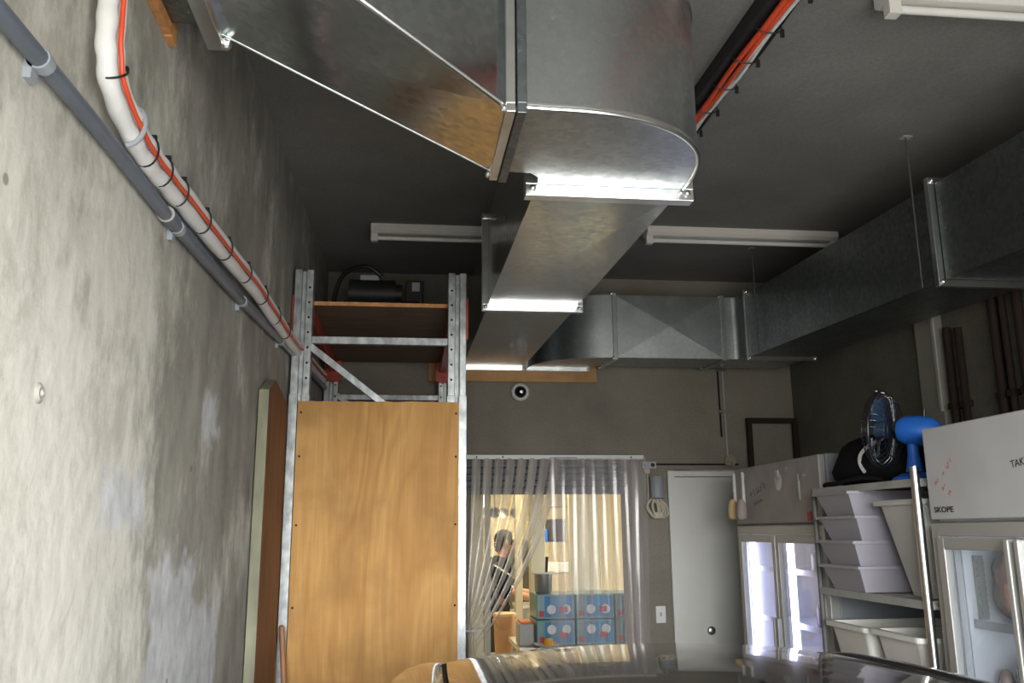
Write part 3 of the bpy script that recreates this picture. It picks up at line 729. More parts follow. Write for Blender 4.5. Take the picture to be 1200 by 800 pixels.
# ------------------------------------------------------------------ fittings on the back wall
sc_ = thing('dome_camera', 'round white dome security camera on the back wall under the duct', 'security camera', (.741, 5.97, 2.664))
RX = Matrix.Rotation(PI / 2, 3, 'X')
m = MB(); m.lathe([(.064, -.03), (.066, -.012), (.060, .008), (.048, .014), (.042, .010)], M=RX, c=(.741, 5.968, 2.664), n=28); part('housing', m, M_WHITE, sc_, smooth=True)
m = MB(); m.lathe([(.043, .008), (.040, .022), (.028, .036), (.012, .043), (.0005, .045)], M=RX, c=(.741, 5.968, 2.664), n=24); part('dome', m, mat('smoked_dome', (.01, .01, .012), .12, coat=1), sc_, smooth=True)
m = MB(); m.lathe([(.012, .044), (.010, .050), (.0005, .051)], M=RX, c=(.745, 5.968, 2.66), n=14); part('lens', m, M_CHROME, sc_, smooth=True)

so = thing('socket_outlet', 'small double socket beside the end of the strip curtain rail', 'socket', (1.648, 5.99, 2.13))
m = MB(); m.box(1.60, 1.70, 5.985, 6.0, 2.135, 2.185); part('plate', m, M_STEELP, so, bevel=.003)
for xx in (1.628, 1.675):
    m = MB(); m.lathe([(.015, 0), (.013, .006), (.001, .006)], M=RX, c=(xx, 5.985, 2.16), n=14); part('outlet', m, M_BLACK if xx > 1.65 else M_CLIP, so, smooth=True)
m = MB(); m.box(1.61, 1.65, 5.975, 5.99, 2.10, 2.135); part('plug', m, M_STEELP, so, bevel=.003)
ch = thing('cable_canister', 'grey cylindrical holder on the back wall between curtain and white door', 'canister', (1.685, 5.94, 1.93))
m = MB(); m.lathe([(.001, 0), (.046, 0), (.048, .01), (.048, .145), (.044, .15), (.001, .15)], c=(1.688, 5.95, 1.93)); part('cylinder', m, mat('blue_grey_plastic', (.30, .33, .36), .5), ch, smooth=True)
m = MB(); m.box(1.68, 1.696, 5.985, 6.0, 1.97, 2.06); part('bracket', m, M_STEELP, ch)
cc = thing('coiled_cord', 'beige cord looped in a tangle hanging under the grey cylindrical holder', 'cord', (1.67, 5.95, 1.78))
m = MB()
for q in range(4):
    cx0 = 1.645 + .018 * q; m.tube(smoothpath([(cx0, 5.95 - .006 * q, 1.925), (cx0 - .035 + .02 * q, 5.94, 1.87), (cx0 + .01, 5.935 - .004 * q, 1.80), (cx0 + .055, 5.945, 1.82), (cx0 + .05, 5.95, 1.88), (cx0 + .01, 5.955, 1.92)], 6), .008, 8)
m.tube(smoothpath([(1.632, 5.98, 2.10), (1.630, 5.97, 2.0), (1.625, 5.96, 1.93), (1.62, 5.95, 1.87), (1.66, 5.94, 1.80)], 6), .004, 6)
part('cord', m, mat('beige_cord', (.55, .50, .40), .6), cc, smooth=True)
m = MB(); m.box(1.655, 1.72, 5.925, 5.965, 1.79, 1.835, M=None); part('plug', m, mat('beige_plug', (.58, .52, .42), .5), cc, bevel=.008)
ls = thing('light_switch', 'white rectangular light switch on the back wall left of the white door', 'switch', (1.69, 5.99, 1.11))
m = MB(); m.box(1.656, 1.724, 5.99, 6.0, 1.10, 1.21); part('plate', m, M_WHITE, ls, bevel=.003)
m = MB(); m.box(1.684, 1.696, 5.985, 5.992, 1.145, 1.17); part('rocker', m, M_CLIP, ls, bevel=.001)
cd_ = thing('conduit_drop', 'pair of thin metal conduits clipped to the back wall above the white door', 'conduit', (2.2, 5.98, 2.2))
for xx, zb_ in ((2.187, 2.36), (2.222, 2.22)):
    m = MB(); m.cyl((xx, 5.985, zb_), (xx - .004, 5.985, zd(5.9)), .0065, n=8); part('pipe', m, M_DARKPIPE if xx < 2.2 else M_STEELP, cd_, smooth=True)
for zz in (2.84, 2.54):
    m = MB(); m.box(2.170, 2.238, 5.975, 6.0, zz - .008, zz + .008); part('clip', m, M_FLANGE, cd_)
m = MB(); m.lathe([(.001, .02), (.04, .02), (.045, 0)], M=RX, c=(2.24, 5.998, 2.19)); m.ell((2.225, 5.98, 2.17), (.03, .015, .02), 10, 6)
one('junction_box', m, mat('dull_yellow_grey', (.30, .27, .20), .7), 'round dusty junction box on the wall just above the white door corner', 'junction box', smooth=True)
m = MB(); m.cyl((1.70, 5.992, 2.165), (2.30, 5.992, 2.165), .006, n=8); m.ell((1.96, 5.985, 2.163), (.008, .006, .008), 8, 5)
one('surface_pipe', m, M_DARKPIPE, 'thin dark pipe running level above the white door', 'pipe', smooth=True)
m = MB(); m.box(2.36, 2.73, 5.93, 5.96, 2.455, 2.49); m.box(2.36, 2.395, 5.93, 5.96, 2.0, 2.455); m.box(2.70, 2.735, 5.93, 5.96, 2.0, 2.455); m.box(2.36, 2.735, 5.955, 5.998, 2.0, 2.03)
one('pipe_hoop', m, M_DARKPIPE, 'dark rectangular steel hoop in the back right corner above the far fridge', 'hoop')
# rust run on the back wall
# pipes on the right wall
for x_, y_, r_, z1_, lab in ((2.715, 4.07, .02, 2.72, 'dark vertical pipe on the right wall next to the pale column'), (2.715, 3.98, .018, 2.70, 'second dark vertical pipe just nearer than the one beside the pale column'),
                        (2.712, 3.70, .022, zc(3.7), 'far left of the dark vertical pipes above the near fridge'), (2.712, 3.63, .016, zc(3.6), 'thin dark vertical pipe between two thicker ones above the near fridge'),
                        (2.712, 3.53, .022, zc(3.5), 'thick dark vertical pipe in the middle of the group above the near fridge'), (2.712, 3.36, .022, zc(3.3), 'dark vertical pipe furthest right above the near fridge')):
    p = thing('wall_pipe', lab, 'pipe', (x_, y_, 0)); m = MB(); m.cyl((x_, y_, 0), (x_, y_, z1_), r_, n=12); part('pipe', m, M_DARKPIPE, p, smooth=True)
    m = MB(); m.box(x_ - r_ - .004, XR, y_ - .02, y_ + .02, 2.3, 2.33); part('pipe_clip', m, M_DARKPIPE, p)
m = MB(); m.box(2.70, XR, 4.14, 4.33, 0, zc(4.14) - .004); m2 = struct('trim_1', m, mat('pale_column_render', (.27, .255, .22), .85, noise=(4, .1, (1, 1, 1))), bevel=.004)
m = MB(); m.box(2.69, 2.70, 4.145, 4.165, 2.30, 2.95); one('cover_strip', m, M_STEELP, 'thin pale vertical strip along the column on the right wall', 'strip')

# ------------------------------------------------------------------ strip curtain and shutter
sh_ = thing('roller_shutter', 'rolled-up grey slatted shutter over the curtained doorway', 'shutter', (.92, 5.97, 1.965))
for k in range(5):
    m = MB(); z = 1.967 + .043 * k
    m.add([(.37, 5.998, z), (.37, 5.975, z + .004), (.37, 5.968, z + .02), (.37, 5.975, z + .038), (.37, 5.998, z + .042),
           (1.475, 5.998, z), (1.475, 5.975, z + .004), (1.475, 5.968, z + .02), (1.475, 5.975, z + .038), (1.475, 5.998, z + .042)],
          [(0, 1, 2, 3, 4), (9, 8, 7, 6, 5)] + [(i, i + 5, (i + 1) % 5 + 5, (i + 1) % 5) for i in range(5)])
    part('slat', m, M_SHUT, sh_)
cu = thing('strip_curtain', 'clear plastic strip curtain on a white rail, left half swept aside', 'curtain', (.98, 5.93, 0))
m = MB(); m.box(.345, 1.59, 5.905, 5.93, 2.192, 2.222); m.box(.345, 1.59, 5.93, 5.965, 2.205, 2.215); part('rail', m, M_WHITE, cu, bevel=.002)
m = MB(); m.box(.93, 1.12, 5.9035, 5.9055, 2.198, 2.206); part('rail_sticker', m, mat('lilac_sticker', (.30, .28, .42), .5), cu)
for xx in (.43, .61, 1.50):
    m = MB(); m.cyl((xx, 5.901, 2.207), (xx, 5.906, 2.207), .006, n=8); part('rail_screw', m, M_HOLE, cu)
def ribbon(cent, wid, yoff, bulge=.018, seed=0):
    """cent: list of (x, y, z, halfwidth, twist)"""
    rnd = random.Random(seed); rows = []
    for (x, y, z, hw, tw) in cent:
        row = []
        for k in range(7):
            u = -1 + 2 * k / 6
            dx = u * hw * math.cos(tw); dy = u * hw * math.sin(tw) - bulge * (1 - u * u)
            row.append(Vector((x + dx, y + dy, z)))
        rows.append(row)
    m = MB(); m.grid(rows); return m
cx = .955
for k in range(9):
    c0 = cx + .073 * k; yo = 5.925 - (.010 if k % 2 else .030); rnd = random.Random(k)
    a1, a2 = rnd.uniform(-.02, .02), rnd.uniform(-.25, .25)
    cent = []
    for j in range(21):
        t = j / 20; z = 2.20 - t * (2.19)
        cent.append((c0 + a1 * t + .008 * math.sin(3 * t + k), yo - .02 * t * (k % 3), z, .055 * (1 - .12 * t), a2 * t))
    part('curtain_strip', ribbon(cent, .05, yo, .014, k), M_PVC, cu, smooth=True, weld=False)
for k in range(8):
    c0 = .43 + .078 * k; rnd = random.Random(50 + k); cent = []
    L_ = 1.05 + .45 * (c0 - .4)
    for j in range(25):
        t = j / 24; s = min(1, t / .93); s = .25 * s + .75 * s * s
        xe = .375 + .006 * k
        x = c0 + (xe - c0) * s; z = 2.20 - L_ * t + .0 * s
        hw = .031 - .016 * s ** 2; cent.append((x, 5.915 - .045 * s - .006 * k * s, z, hw, (.25 + 1.0 * s) * (1 if k % 2 else .75)))
    for j in range(1, 9):
        cent.append((xe + .004 * j, 5.87 - .006 * k - .004 * j, 2.20 - L_ - .12 * j, .016 + .003 * j, 1.2))
    part('curtain_strip', ribbon(cent, .05, 0, .012, k), M_PVC2, cu, smooth=True, weld=False)
m = MB(); m.tube([(.40 + .065 * math.cos(a), 5.86 + .05 * math.sin(a), 1.10 + .01 * math.sin(a)) for a in [2 * PI * q / 20 for q in range(21)]], .006, 6, caps=False); part('tie_back', m, M_WHITEINS, cu, smooth=True)
m = MB(); m.box(.352, .40, 5.965, 5.999, 1.08, 1.12); part('tie_hook', m, M_STEELP, cu)

exec_parts = []
# ------------------------------------------------------------------ display fridges
def carton_stack(): pass
def fridge(name_label, x0, x1, y0, y1, header_mat, side_mat, lamp, near):
    """glass doors face -x; y0 is the end nearer the camera"""
    f = thing('display_fridge', name_label, 'fridge', ((x0 + x1) / 2, (y0 + y1) / 2, 0))
    zt, zh = 2.08, 1.738
    m = MB()
    m.box(x1 - .03, x1, y0, y1, .08, zh); m.box(x0 + .05, x1 - .03, y0, y0 + .035, .08, zh); m.box(x0 + .05, x1 - .03, y1 - .035, y1, .08, zh)
    m.box(x0 + .05, x1 - .03, y0 + .035, y1 - .035, .08, .16)
    part('cabinet', m, side_mat, f, bevel=.004)
    m = MB(); m.box(x0 + .06, x1 - .03, y0 + .035, y1 - .035, .16, .165); m.box(x1 - .04, x1 - .031, y0 + .036, y1 - .036, .165, zh - .03)
    m.box(x0 + .08, x1 - .04, y0 + .036, y0 + .042, .165, zh - .03); m.box(x0 + .08, x1 - .04, y1 - .042, y1 - .036, .165, zh - .03); m.box(x0 + .08, x1 - .04, y0 + .042, y1 - .042, zh - .03, zh)
    part('liner', m, M_LINER, f)
    m = MB(); m.box(x0 + .035, x1, y0, y1, zh, zt); part('header_box', m, side_mat, f, bevel=.004)
    m = MB(); m.box(x0 - .002, x0 + .034, y0 + .006, y1 - .006, zh + .008, zt - .004); hp = part('header_panel', m, header_mat, f, bevel=.006)
    m = MB(); m.box(x0, x0 + .05, y0, y0 + .04, .08, zh - .004); m.box(x0, x0 + .05, y1 - .04, y1, .08, zh - .004); m.box(x0, x0 + .05, y0 + .04, y1 - .04, zh - .05, zh - .004); m.box(x0, x0 + .05, y0 + .04, y1 - .04, .08, .18)
    part('door_surround', m, M_ALU, f, bevel=.003)
    m = MB(); m.box(x0 + .02, x1 - .02, y0 + .02, y1 - .02, 0.0, .08); part('plinth', m, M_BLACK, f)
    ym = (y0 + y1) / 2
    for a, b in ((y0 + .044, ym - .004), (ym + .004, y1 - .044)):
        m = MB(); m.box(x0 - .012, x0 + .018, a, a + .04, .19, zh - .055); m.box(x0 - .012, x0 + .018, b - .04, b, .19, zh - .055)
        m.box(x0 - .012, x0 + .018, a + .04, b - .04, .19, .24); m.box(x0 - .012, x0 + .018, a + .04, b - .04, zh - .095, zh - .055)
        d_ = part('door', m, M_ALU, f, bevel=.003)
        m = MB(); m.box(x0, x0 + .005, a + .038, b - .038, .238, zh - .093); part('pane', m, M_GLASS, d_)
        hy = a + .02 if a > ym else b - .02
        m = MB(); m.box(x0 - .04, x0 - .013, hy - .011, hy + .011, .85, 1.25 if not near else 1.68); part('handle', m, M_ALU, d_, bevel=.004)
    for zz in ((.50, .80, 1.09, 1.38) if near else (.50, .85, 1.2, 1.48)):
        m = MB(); m.box(x0 + .10, x1 - .06, y0 + .05, y1 - .05, zz, zz + .006)
        m.box(x0 + .095, x0 + .10, y0 + .05, y1 - .05, zz - .008, zz + .022); part('shelf', m, M_LINER, f)
    for yy in lamp[1]:
        m = MB(); m.box(x0 + .055, x0 + .08, yy - .018, yy + .018, .22, zh - .10); part('light_tube', m, lamp[0], f)
    return f, hp
F1 = (1.985, 2.62, 4.10, 5.255); F2 = (1.885, 2.56, 2.10, 3.05)
f1, h1 = fridge('far glass-door drinks fridge glowing violet-white, beside the white door', *F1, M_FRIDGEG, M_FRIDGES, (M_LAMP, (5.20, 4.66)), False)
f2, h2 = fridge('near glass-door fridge with white header carrying handwriting, at right edge', *F2, M_FRIDGE, M_FRIDGE, (M_LAMP2, (2.16,)), True)
# frames for lettering on the header faces (read from -x: text runs towards -y)
def face_M(x, y, z, rot=0):
    B = Matrix(((0, 0, -1), (-1, 0, 0), (0, 1, 0))).to_4x4()
    return Matrix.Translation((x, y, z)) @ B @ Matrix.Rotation(rot, 4, 'Z')
part('lettering', text_mb('SKOPE', .027, face_M(1.8822, 3.015, 1.772) @ Matrix.Diagonal((1.45, 1, 1, 1)), bold=.0008), M_LOGO, h2, label='small black printed brand lettering')
def scribble(seed, n, wd, ht, M, r=.0009):
    rr = random.Random(seed); m = MB()
    for q in range(n):      # short illegible pen strokes side by side
        x0 = wd * q / n; pts = [(x0 + wd / n * .8 * rr.random(), ht * rr.random(), 0) for _ in range(4)]
        pts = [(x0, ht * rr.random() * .3, 0)] + pts
        m.tube([M @ p for p in smoothpath(pts, 4)], r, 5)
    return m
for s_, y_, z_, sz, r_ in (('TAKE', 2.575, 1.90, .034, .12), ('O', 2.465, 1.915, .034, .10)):
    part('handwriting', text_mb(s_, sz, face_M(1.8822, y_, z_, r_)), M_INKB, h2, label='black marker handwriting')
part('handwriting', scribble(4, 2, .05, .05, face_M(1.8822, 2.49, 1.965, .1), .0016), M_INKB, h2, label='black marker handwriting')
for k, (y_, z_, wd, ht, r_) in enumerate(((2.985, 1.862, .035, .018, .85), (2.935, 1.90, .012, .012, .7), (2.905, 1.918, .045, .018, .85), (2.945, 1.845, .028, .015, .95), (2.91, 1.825, .022, .015, .85))):
    part('handwriting', scribble(20 + k, 3, wd, ht, face_M(1.8822, y_, z_, r_)), M_INKR, h2, label='red marker handwriting')
M_FADED = mat('faded_ink', (.17, .17, .18), .6)
for k, (y_, z_, wd, ht, r_) in enumerate(((5.0, 1.89, .24, .045, .22), (4.95, 1.845, .14, .025, .2))):
    part('handwriting', scribble(40 + k, 6, wd, ht, face_M(1.9822, y_, z_, r_), .002), M_FADED, h1, label='faded dark handwriting')
m = MB(); m.box(1.976, 1.984, 4.22, 4.26, 1.755, 1.80); part('rocker_switch', m, M_REDP, h1, label='red rocker switch', bevel=.002)
for yy, zz in ((4.47, 2.03), (4.27, 1.985), (5.08, 2.03)):
    m = MB(); m.cyl((1.976, yy, zz), (1.984, yy, zz), .010, n=10); part('hook', m, M_CHROME, h1, smooth=True)
m = MB(); m.lathe([(.001, .004), (.03, .004), (.05, 0)], M=Matrix.Rotation(-PI / 2, 3, 'Y'), c=(1.983, 4.60, 1.97)); m.box(1.979, 1.984, 4.585, 4.62, 1.98, 2.03)
one('paper_sticker', m, M_WHITE, 'pale round sticker on the header of the far fridge', 'sticker', smooth=True)
m = MB(); m.box(1.974, 1.984, 4.33, 4.345, 1.86, 1.96); m.cyl((1.979, 4.338, 1.96), (1.979, 4.338, 1.995), .003, n=6)
one('thermometer', m, M_STEELP, 'slim thermometer hanging on the right of the far fridge header', 'thermometer', bevel=.002)
# brushes hanging by the far fridge header
for k, (y_, bm_m, z0_, lab) in enumerate(((5.20, M_YELLOWB, 1.77, 'long-handled brush with cream bristles hanging at left edge of far fridge header'), (5.06, M_PINKB, 1.765, 'long-handled brush with greyish pink bristles hanging on far fridge header'))):
    b = thing('hanging_brush', lab, 'brush', (1.955, y_, z0_))
    m = MB(); m.cyl((1.962, y_, z0_ + .10), (1.968, y_ + .015, 2.05), .011, .009, n=10); part('handle', m, M_WHITE, b, smooth=True)
    m = MB(); m.lathe([(.012, .125), (.026, .10), (.032, .05), (.028, .012), (.01, 0)], c=(1.945, y_, z0_), n=14); part('bristles', m, bm_m, b, smooth=True)
m = MB(); m.box(1.99, 2.02, 5.257, 5.27, 1.80, 1.93); m.box(1.975, 1.992, 5.262, 5.285, 1.82, 1.94)
one('red_tag', m, M_REDP, 'red plastic tag hanging between the white door and the far fridge', 'tag', bevel=.003)
# goods in the far fridge
rg = random.Random(3)
pk_m = [mat('pack_plastic_%s' % n_, c, .4) for n_, c in (('lilac', (.35, .33, .45)), ('white', (.7, .7, .75)), ('slate', (.18, .17, .25)), ('grey', (.45, .45, .5)))]
n_i = 0
for zi, zz in enumerate((.507, .857, 1.207, 1.487)):
    for c in range(3):
        yy = 4.20 + .16 * c; h_ = rg.uniform(.12, .20) if zz < 1.4 else rg.uniform(.10, .14); w_ = rg.uniform(.055, .07)
        m = MB(); m.lathe([(w_ * .8, 0), (w_, .01), (w_, h_ * .75), (w_ * .6, h_ * .9), (w_ * .35, h_ * .92), (w_ * .35, h_)], c=(2.17 + .02 * (c % 2), yy, zz), n=14)
        one('plastic_jar', m, pk_m[rg.randrange(4)], '%s plastic jar on the %s shelf inside the glowing far fridge' % (('right-hand', 'middle', 'left-hand')[c], ('lowest', 'second lowest', 'second highest', 'top')[zi]), 'jar', group='jars inside the far fridge', smooth=True)
# bags in the near fridge
def lumpy(c, r, seed, amp=.18):
    rr = random.Random(seed); ph = [rr.uniform(0, 6) for _ in range(6)]; rows = []; n = 20; mm = 14
    for i in range(mm + 1):
        t = -PI / 2 + PI * i / mm; row = []
        for k in range(n):
            a = 2 * PI * k / n; q = 1 + amp * (math.sin(3 * a + ph[0] + 2 * t) * .5 + math.sin(5 * t + ph[1]) * .4 + math.sin(5 * a - 3 * t + ph[2]) * .35) * math.cos(t)
            row.append(Vector((c[0] + r[0] * q * math.cos(t) * math.cos(a), c[1] + r[1] * q * math.cos(t) * math.sin(a), c[2] + r[2] * math.sin(t))))
        rows.append(row)
    m = MB(); m.grid(rows, closed=True); return m
M_MEAT = mat('pale_pink_poultry', (.70, .47, .38), .45, noise=(10, .2, (1, 1, 1)))
for (y_, x_, r_, h_, z_, lab) in ((2.925, 2.10, .07, .13, 1.387, 'clear bag of pale food standing on upper shelf of the near fridge'), (2.965, 2.05, .030, .07, 1.097, 'smaller pinkish bagged meat at left on lower shelf of the near fridge'), (2.87, 2.11, .07, .10, 1.097, 'larger pinkish bagged meat at right on lower shelf of the near fridge')):
    b = thing('food_bag', lab, 'bag', (x_, y_, z_))
    part('contents', lumpy((x_, y_, z_ + h_ * .95), (r_ * .85, r_ * .85, h_ * .92), int(y_ * 100)), M_MEAT, b, smooth=True, sharp=180)
    part('plastic_bag', lumpy((x_, y_, z_ + h_ * 1.03), (r_, r_, h_), int(y_ * 37), .22), M_BAG, b, smooth=True, sharp=180)
m = MB(); m.box(2.0, 2.035, 2.995, 3.006, 1.40, 1.62)
for k in range(9): m.box(2.004, 2.031, 2.985, 2.996, 1.415 + .022 * k, 1.425 + .022 * k)
one('shelf_support', m, M_ALU, 'ribbed upright shelf support inside the near fridge', 'bracket')

# ------------------------------------------------------------------ shelving with tubs between the fridges
M_POSTD = mat('dull_shelf_post', (.16, .16, .155), .6, .3)
SX0, SX1, SY0, SY1 = 1.885, 2.50, 3.12, 3.975
sr = thing('storage_shelving', 'galvanised shelving between the two fridges carrying crates and tubs', 'shelving', ((SX0 + SX1) / 2, (SY0 + SY1) / 2, 0))
for x_ in (SX0, SX1):
    for y_ in (SY0, SY1):
        m = MB(); m.cyl((x_, y_, 0), (x_, y_, 1.945 if y_ < 3.5 else 1.90), .0165 if (x_ < 2 and y_ < 3.5) else .012, n=14); part('post', m, M_FLANGE if y_ < 3.5 else M_POSTD, sr, smooth=True)
SHZ = (1.885, 1.44, .86, .25)
for z_ in SHZ:
    m = MB(); m.bar((SX0, SY0, z_), (SX0, SY1, z_), .018, .03); m.bar((SX1, SY0, z_), (SX1, SY1, z_), .018, .03); m.bar((SX0, SY0, z_), (SX1, SY0, z_), .018, .03); m.bar((SX0, SY1, z_), (SX1, SY1, z_), .018, .03)
    s_ = part('shelf_frame', m, M_STEELP, sr)
    m = MB()
    for k in range(1, 8): m.bar((SX0 + (SX1 - SX0) * k / 8, SY0, z_ + .004), (SX0 + (SX1 - SX0) * k / 8, SY1, z_ + .004), .045, .012)
    part('shelf_slats', m, M_STEELP, s_)
def shz(z_): return z_ + .0155
# stacked crates
def crate(ph):
    m = MB(); a, b, a2, b2, h = .158, .26, .128, .225, .095
    def ring(x, y, z): return [Vector(p) for p in ((-x, -y, z), (x, -y, z), (x, y, z), (-x, y, z))]
    rows = [ring(a2, b2, 0), ring(a, b, h), ring(a + .014, b + .014, h), ring(a + .014, b + .014, h + .012), ring(a - .004, b - .004, h + .012), ring(a2 - .004, b2 - .004, .006)]
    m.grid(rows, closed=True); m.add(rows[0], [(3, 2, 1, 0)]); m.add(rows[-1], [(0, 1, 2, 3)])
    return m
cr0 = None; z_ = shz(1.44)
ranks = ['lowest of the stacked lilac-grey crates on the shelving', 'second from the bottom of the stacked lilac-grey crates', 'third from the bottom of the stacked lilac-grey crates', 'topmost of the stacked lilac-grey crates, right under the upper shelf']
for k in range(4):
    if cr0 is None:
        cr0 = thing('plastic_crate', ranks[0], 'crate', (2.105, 3.695, z_), PI / 2 + .02, 'stacked crates on the shelving')
        part('crate_shell', crate(0), M_TRAYV, cr0, local=True)
        m = MB(); m.box(-.03, .03, -.272, -.262, .055, .085); part('grip', m, M_TRAYP, cr0, local=True)
    else:
        dup(cr0, (2.105 + .004 * (-1) ** k, 3.695 + .006 * (k % 2), z_ + .1035 * k), PI / 2 + .025 * ((k % 3) - 1), ranks[k])
# tapered tubs
def tub(a, b, a2, b2, h, rim=.022):
    m = MB()
    def ring(x, y, z, r=.03):
        out = []
        for cx_, cy_, st in ((x - r, y - r, 0), (-x + r, y - r, 1), (-x + r, -y + r, 2), (x - r, -y + r, 3)):
            for q in range(5):
                t = st * PI / 2 + PI / 2 * q / 4; out.append(Vector((cx_ + r * math.cos(t), cy_ + r * math.sin(t), z)))
        return out
    rows = [ring(a2, b2, 0), ring(a, b, h - .02), ring(a + rim, b + rim, h - .02), ring(a + rim, b + rim, h), ring(a - .005, b - .005, h), ring(a2 - .006, b2 - .006, .006)]
    n = len(rows[0]); m.grid(rows, closed=True); m.add(rows[0], [tuple(range(n))[::-1]]); m.add(rows[-1], [tuple(range(n))])
    return m
def tub_thing(label, loc, rz, dims, mt):
    t = thing('storage_tub', label, 'tub', loc, rz); part('tub_shell', tub(*dims), mt, t, local=True, bevel=0)
    m = MB(); a, b, a2, b2, h = dims
    for s_ in (-1, 1): m.box(-.05, .05, s_ * (b + .022) - .006, s_ * (b + .022) + .006, h - .045, h - .005)
    part('grip', m, mt, t, local=True, bevel=.003); return t
tub_thing('big grey-white tapered tub on the shelving in front of the stacked crates', (2.13, 3.30, shz(1.44)), 0, (.22, .15, .15, .09, .37), M_TUBGREY)
tub_thing('white open tub at left on the lower level of the shelving', (2.13, 3.735, shz(.86)), 0, (.25, .165, .18, .105, .44), M_TUBWHITE)
tub_thing('bright white open tub at the right end of the lower shelving level, behind the post', (2.13, 3.345, shz(.86)), 0, (.25, .165, .18, .105, .445), M_TUBWHITE)
# fan on the top shelf
fn = thing('desk_fan', 'blue desk fan with wire cage lying tilted on the shelving', 'fan', (2.04, 3.30, 1.90))
hc = Vector((1.985, 3.28, 2.10)); ax = Vector((-.62, .72, .10)).normalized()
xx_ = ax.cross(Vector((0, 0, 1))).normalized(); yy_ = xx_.cross(ax)
FM = Matrix((xx_, yy_, ax)).transposed()
m = MB(); m.lathe([(.001, -.115), (.03, -.11), (.052, -.085), (.060, -.03), (.058, .02), (.045, .045), (.001, .05)], M=FM, c=hc, n=22); part('motor_housing', m, M_BLUE, fn, smooth=True)
m = MB(); m.tube([hc + Vector((.0, 0, -.05)), hc + Vector((.0, -.0, -.10)), Vector((1.985, 3.28, 1.935))], [.020, .022, .034], 14); m.lathe([(.001, .03), (.05, .03), (.085, .012), (.09, 0), (.001, 0)], c=(1.985, 3.28, 1.9005), n=24); part('stand', m, M_BLUE, fn, smooth=True)
m = MB(); m.cyl(hc + yy_ * .05 - ax * .05, hc + yy_ * .085 - ax * .05, .006, n=8); part('swing_knob', m, M_BLACK, fn)
fcn = hc + ax * .11; R_ = .155; m = MB()
for s_, d_ in ((-1, .045), (1, .045)):
    for k in range(36):
        a = 2 * PI * k / 36; e_ = xx_ * math.cos(a) + yy_ * math.sin(a)
        m.tube([fcn + e_ * .035 + ax * s_ * d_, fcn + e_ * R_ * .8 + ax * s_ * d_ * .95, fcn + e_ * R_ * .97 + ax * s_ * d_ * .5, fcn + e_ * R_], .0013, 5)
m.tube([fcn + (xx_ * math.cos(2 * PI * k / 40) + yy_ * math.sin(2 * PI * k / 40)) * (R_ + .002) for k in range(41)], .0045, 6, caps=False)
for rr_ in (.07, .11):
    for s_ in (-1, 1): m.tube([fcn + (xx_ * math.cos(2 * PI * k / 32) + yy_ * math.sin(2 * PI * k / 32)) * rr_ + ax * s_ * .044 for k in range(33)], .0015, 5, caps=False)
part('wire_cage', m, mat('dark_steel_wire', (.09, .10, .12), .3, .9), fn, smooth=True)
m = MB(); m.lathe([(.001, -.02), (.035, -.02), (.035, .025), (.001, .03)], M=FM, c=fcn, n=18)
for k in range(3):
    a0 = 2 * PI * k / 3; rows = []
    for i in range(7):
        r_ = .03 + .105 * i / 6; hw = .5 * math.sin(PI * (.15 + .75 * i / 6))
        rows.append([fcn + (xx_ * math.cos(a0 + u * hw) + yy_ * math.sin(a0 + u * hw)) * r_ + ax * (.02 * u) for u in (-1, -.5, 0, .5, 1)])
    m.grid(rows)
part('blades', m, mat('clear_blue_blade', (.03, .055, .10), .3), fn, smooth=True, solid=.002)
for a_ in (1.75, 1.15):
    e_ = xx_ * math.cos(a_) + yy_ * math.sin(a_); m = MB(); m.bar(fcn + e_ * (R_ - .005) - ax * .015, fcn + e_ * (R_ + .004) + ax * .02, .008, .004); part('cage_clip', m, M_WHITE, fn)
# black bag
bg_ = thing('black_bag', 'slumped black bag with a white reflective band on the shelving behind the fan', 'bag', (2.10, 3.78, 1.90))
mbg = lumpy((2.12, 3.74, 2.0), (.21, .30, .135), 11, .10)
mbg.v = [(x, y, max(z, 1.9015)) for x, y, z in mbg.v]
part('bag_body', mbg, M_BLACKCLOTH, bg_, smooth=True, sharp=180)
m = MB(); pts = smoothpath([(1.985, 3.50, 2.09), (1.955, 3.56, 2.065), (1.935, 3.60, 2.03), (1.935, 3.61, 1.99), (1.935, 3.58, 1.955)], 6)
m.tube(pts, .0085, 6); m.ell((1.975, 3.49, 2.10), (.01, .018, .02), 8, 6)
part('reflective_band', m, M_WHITE, bg_, smooth=True, label='white reflective band')
m = MB(); m.tube(smoothpath([(2.0, 3.55, 1.92), (1.93, 3.60, 1.93), (1.89, 3.75, 1.915), (1.895, 3.85, 1.915), (1.93, 3.95, 1.915)], 6), .010, 8); part('strap', m, M_BLACKCLOTH, bg_, smooth=True)

# ------------------------------------------------------------------ car
CXc = .62
car = thing('car', 'shiny dark grey car parked in the foreground, only its roof in view', 'car', (CXc, 1.9, 0))
def interp(tab, y):
    if y <= tab[0][0]: return tab[0][1:]
    for a, b in zip(tab, tab[1:]):
        if y <= b[0]:
            t = (y - a[0]) / (b[0] - a[0]); t = t * t * (3 - 2 * t) * .5 + t * .5
            return tuple(p + (q - p) * t for p, q in zip(a[1:], b[1:]))
    return tab[-1][1:]
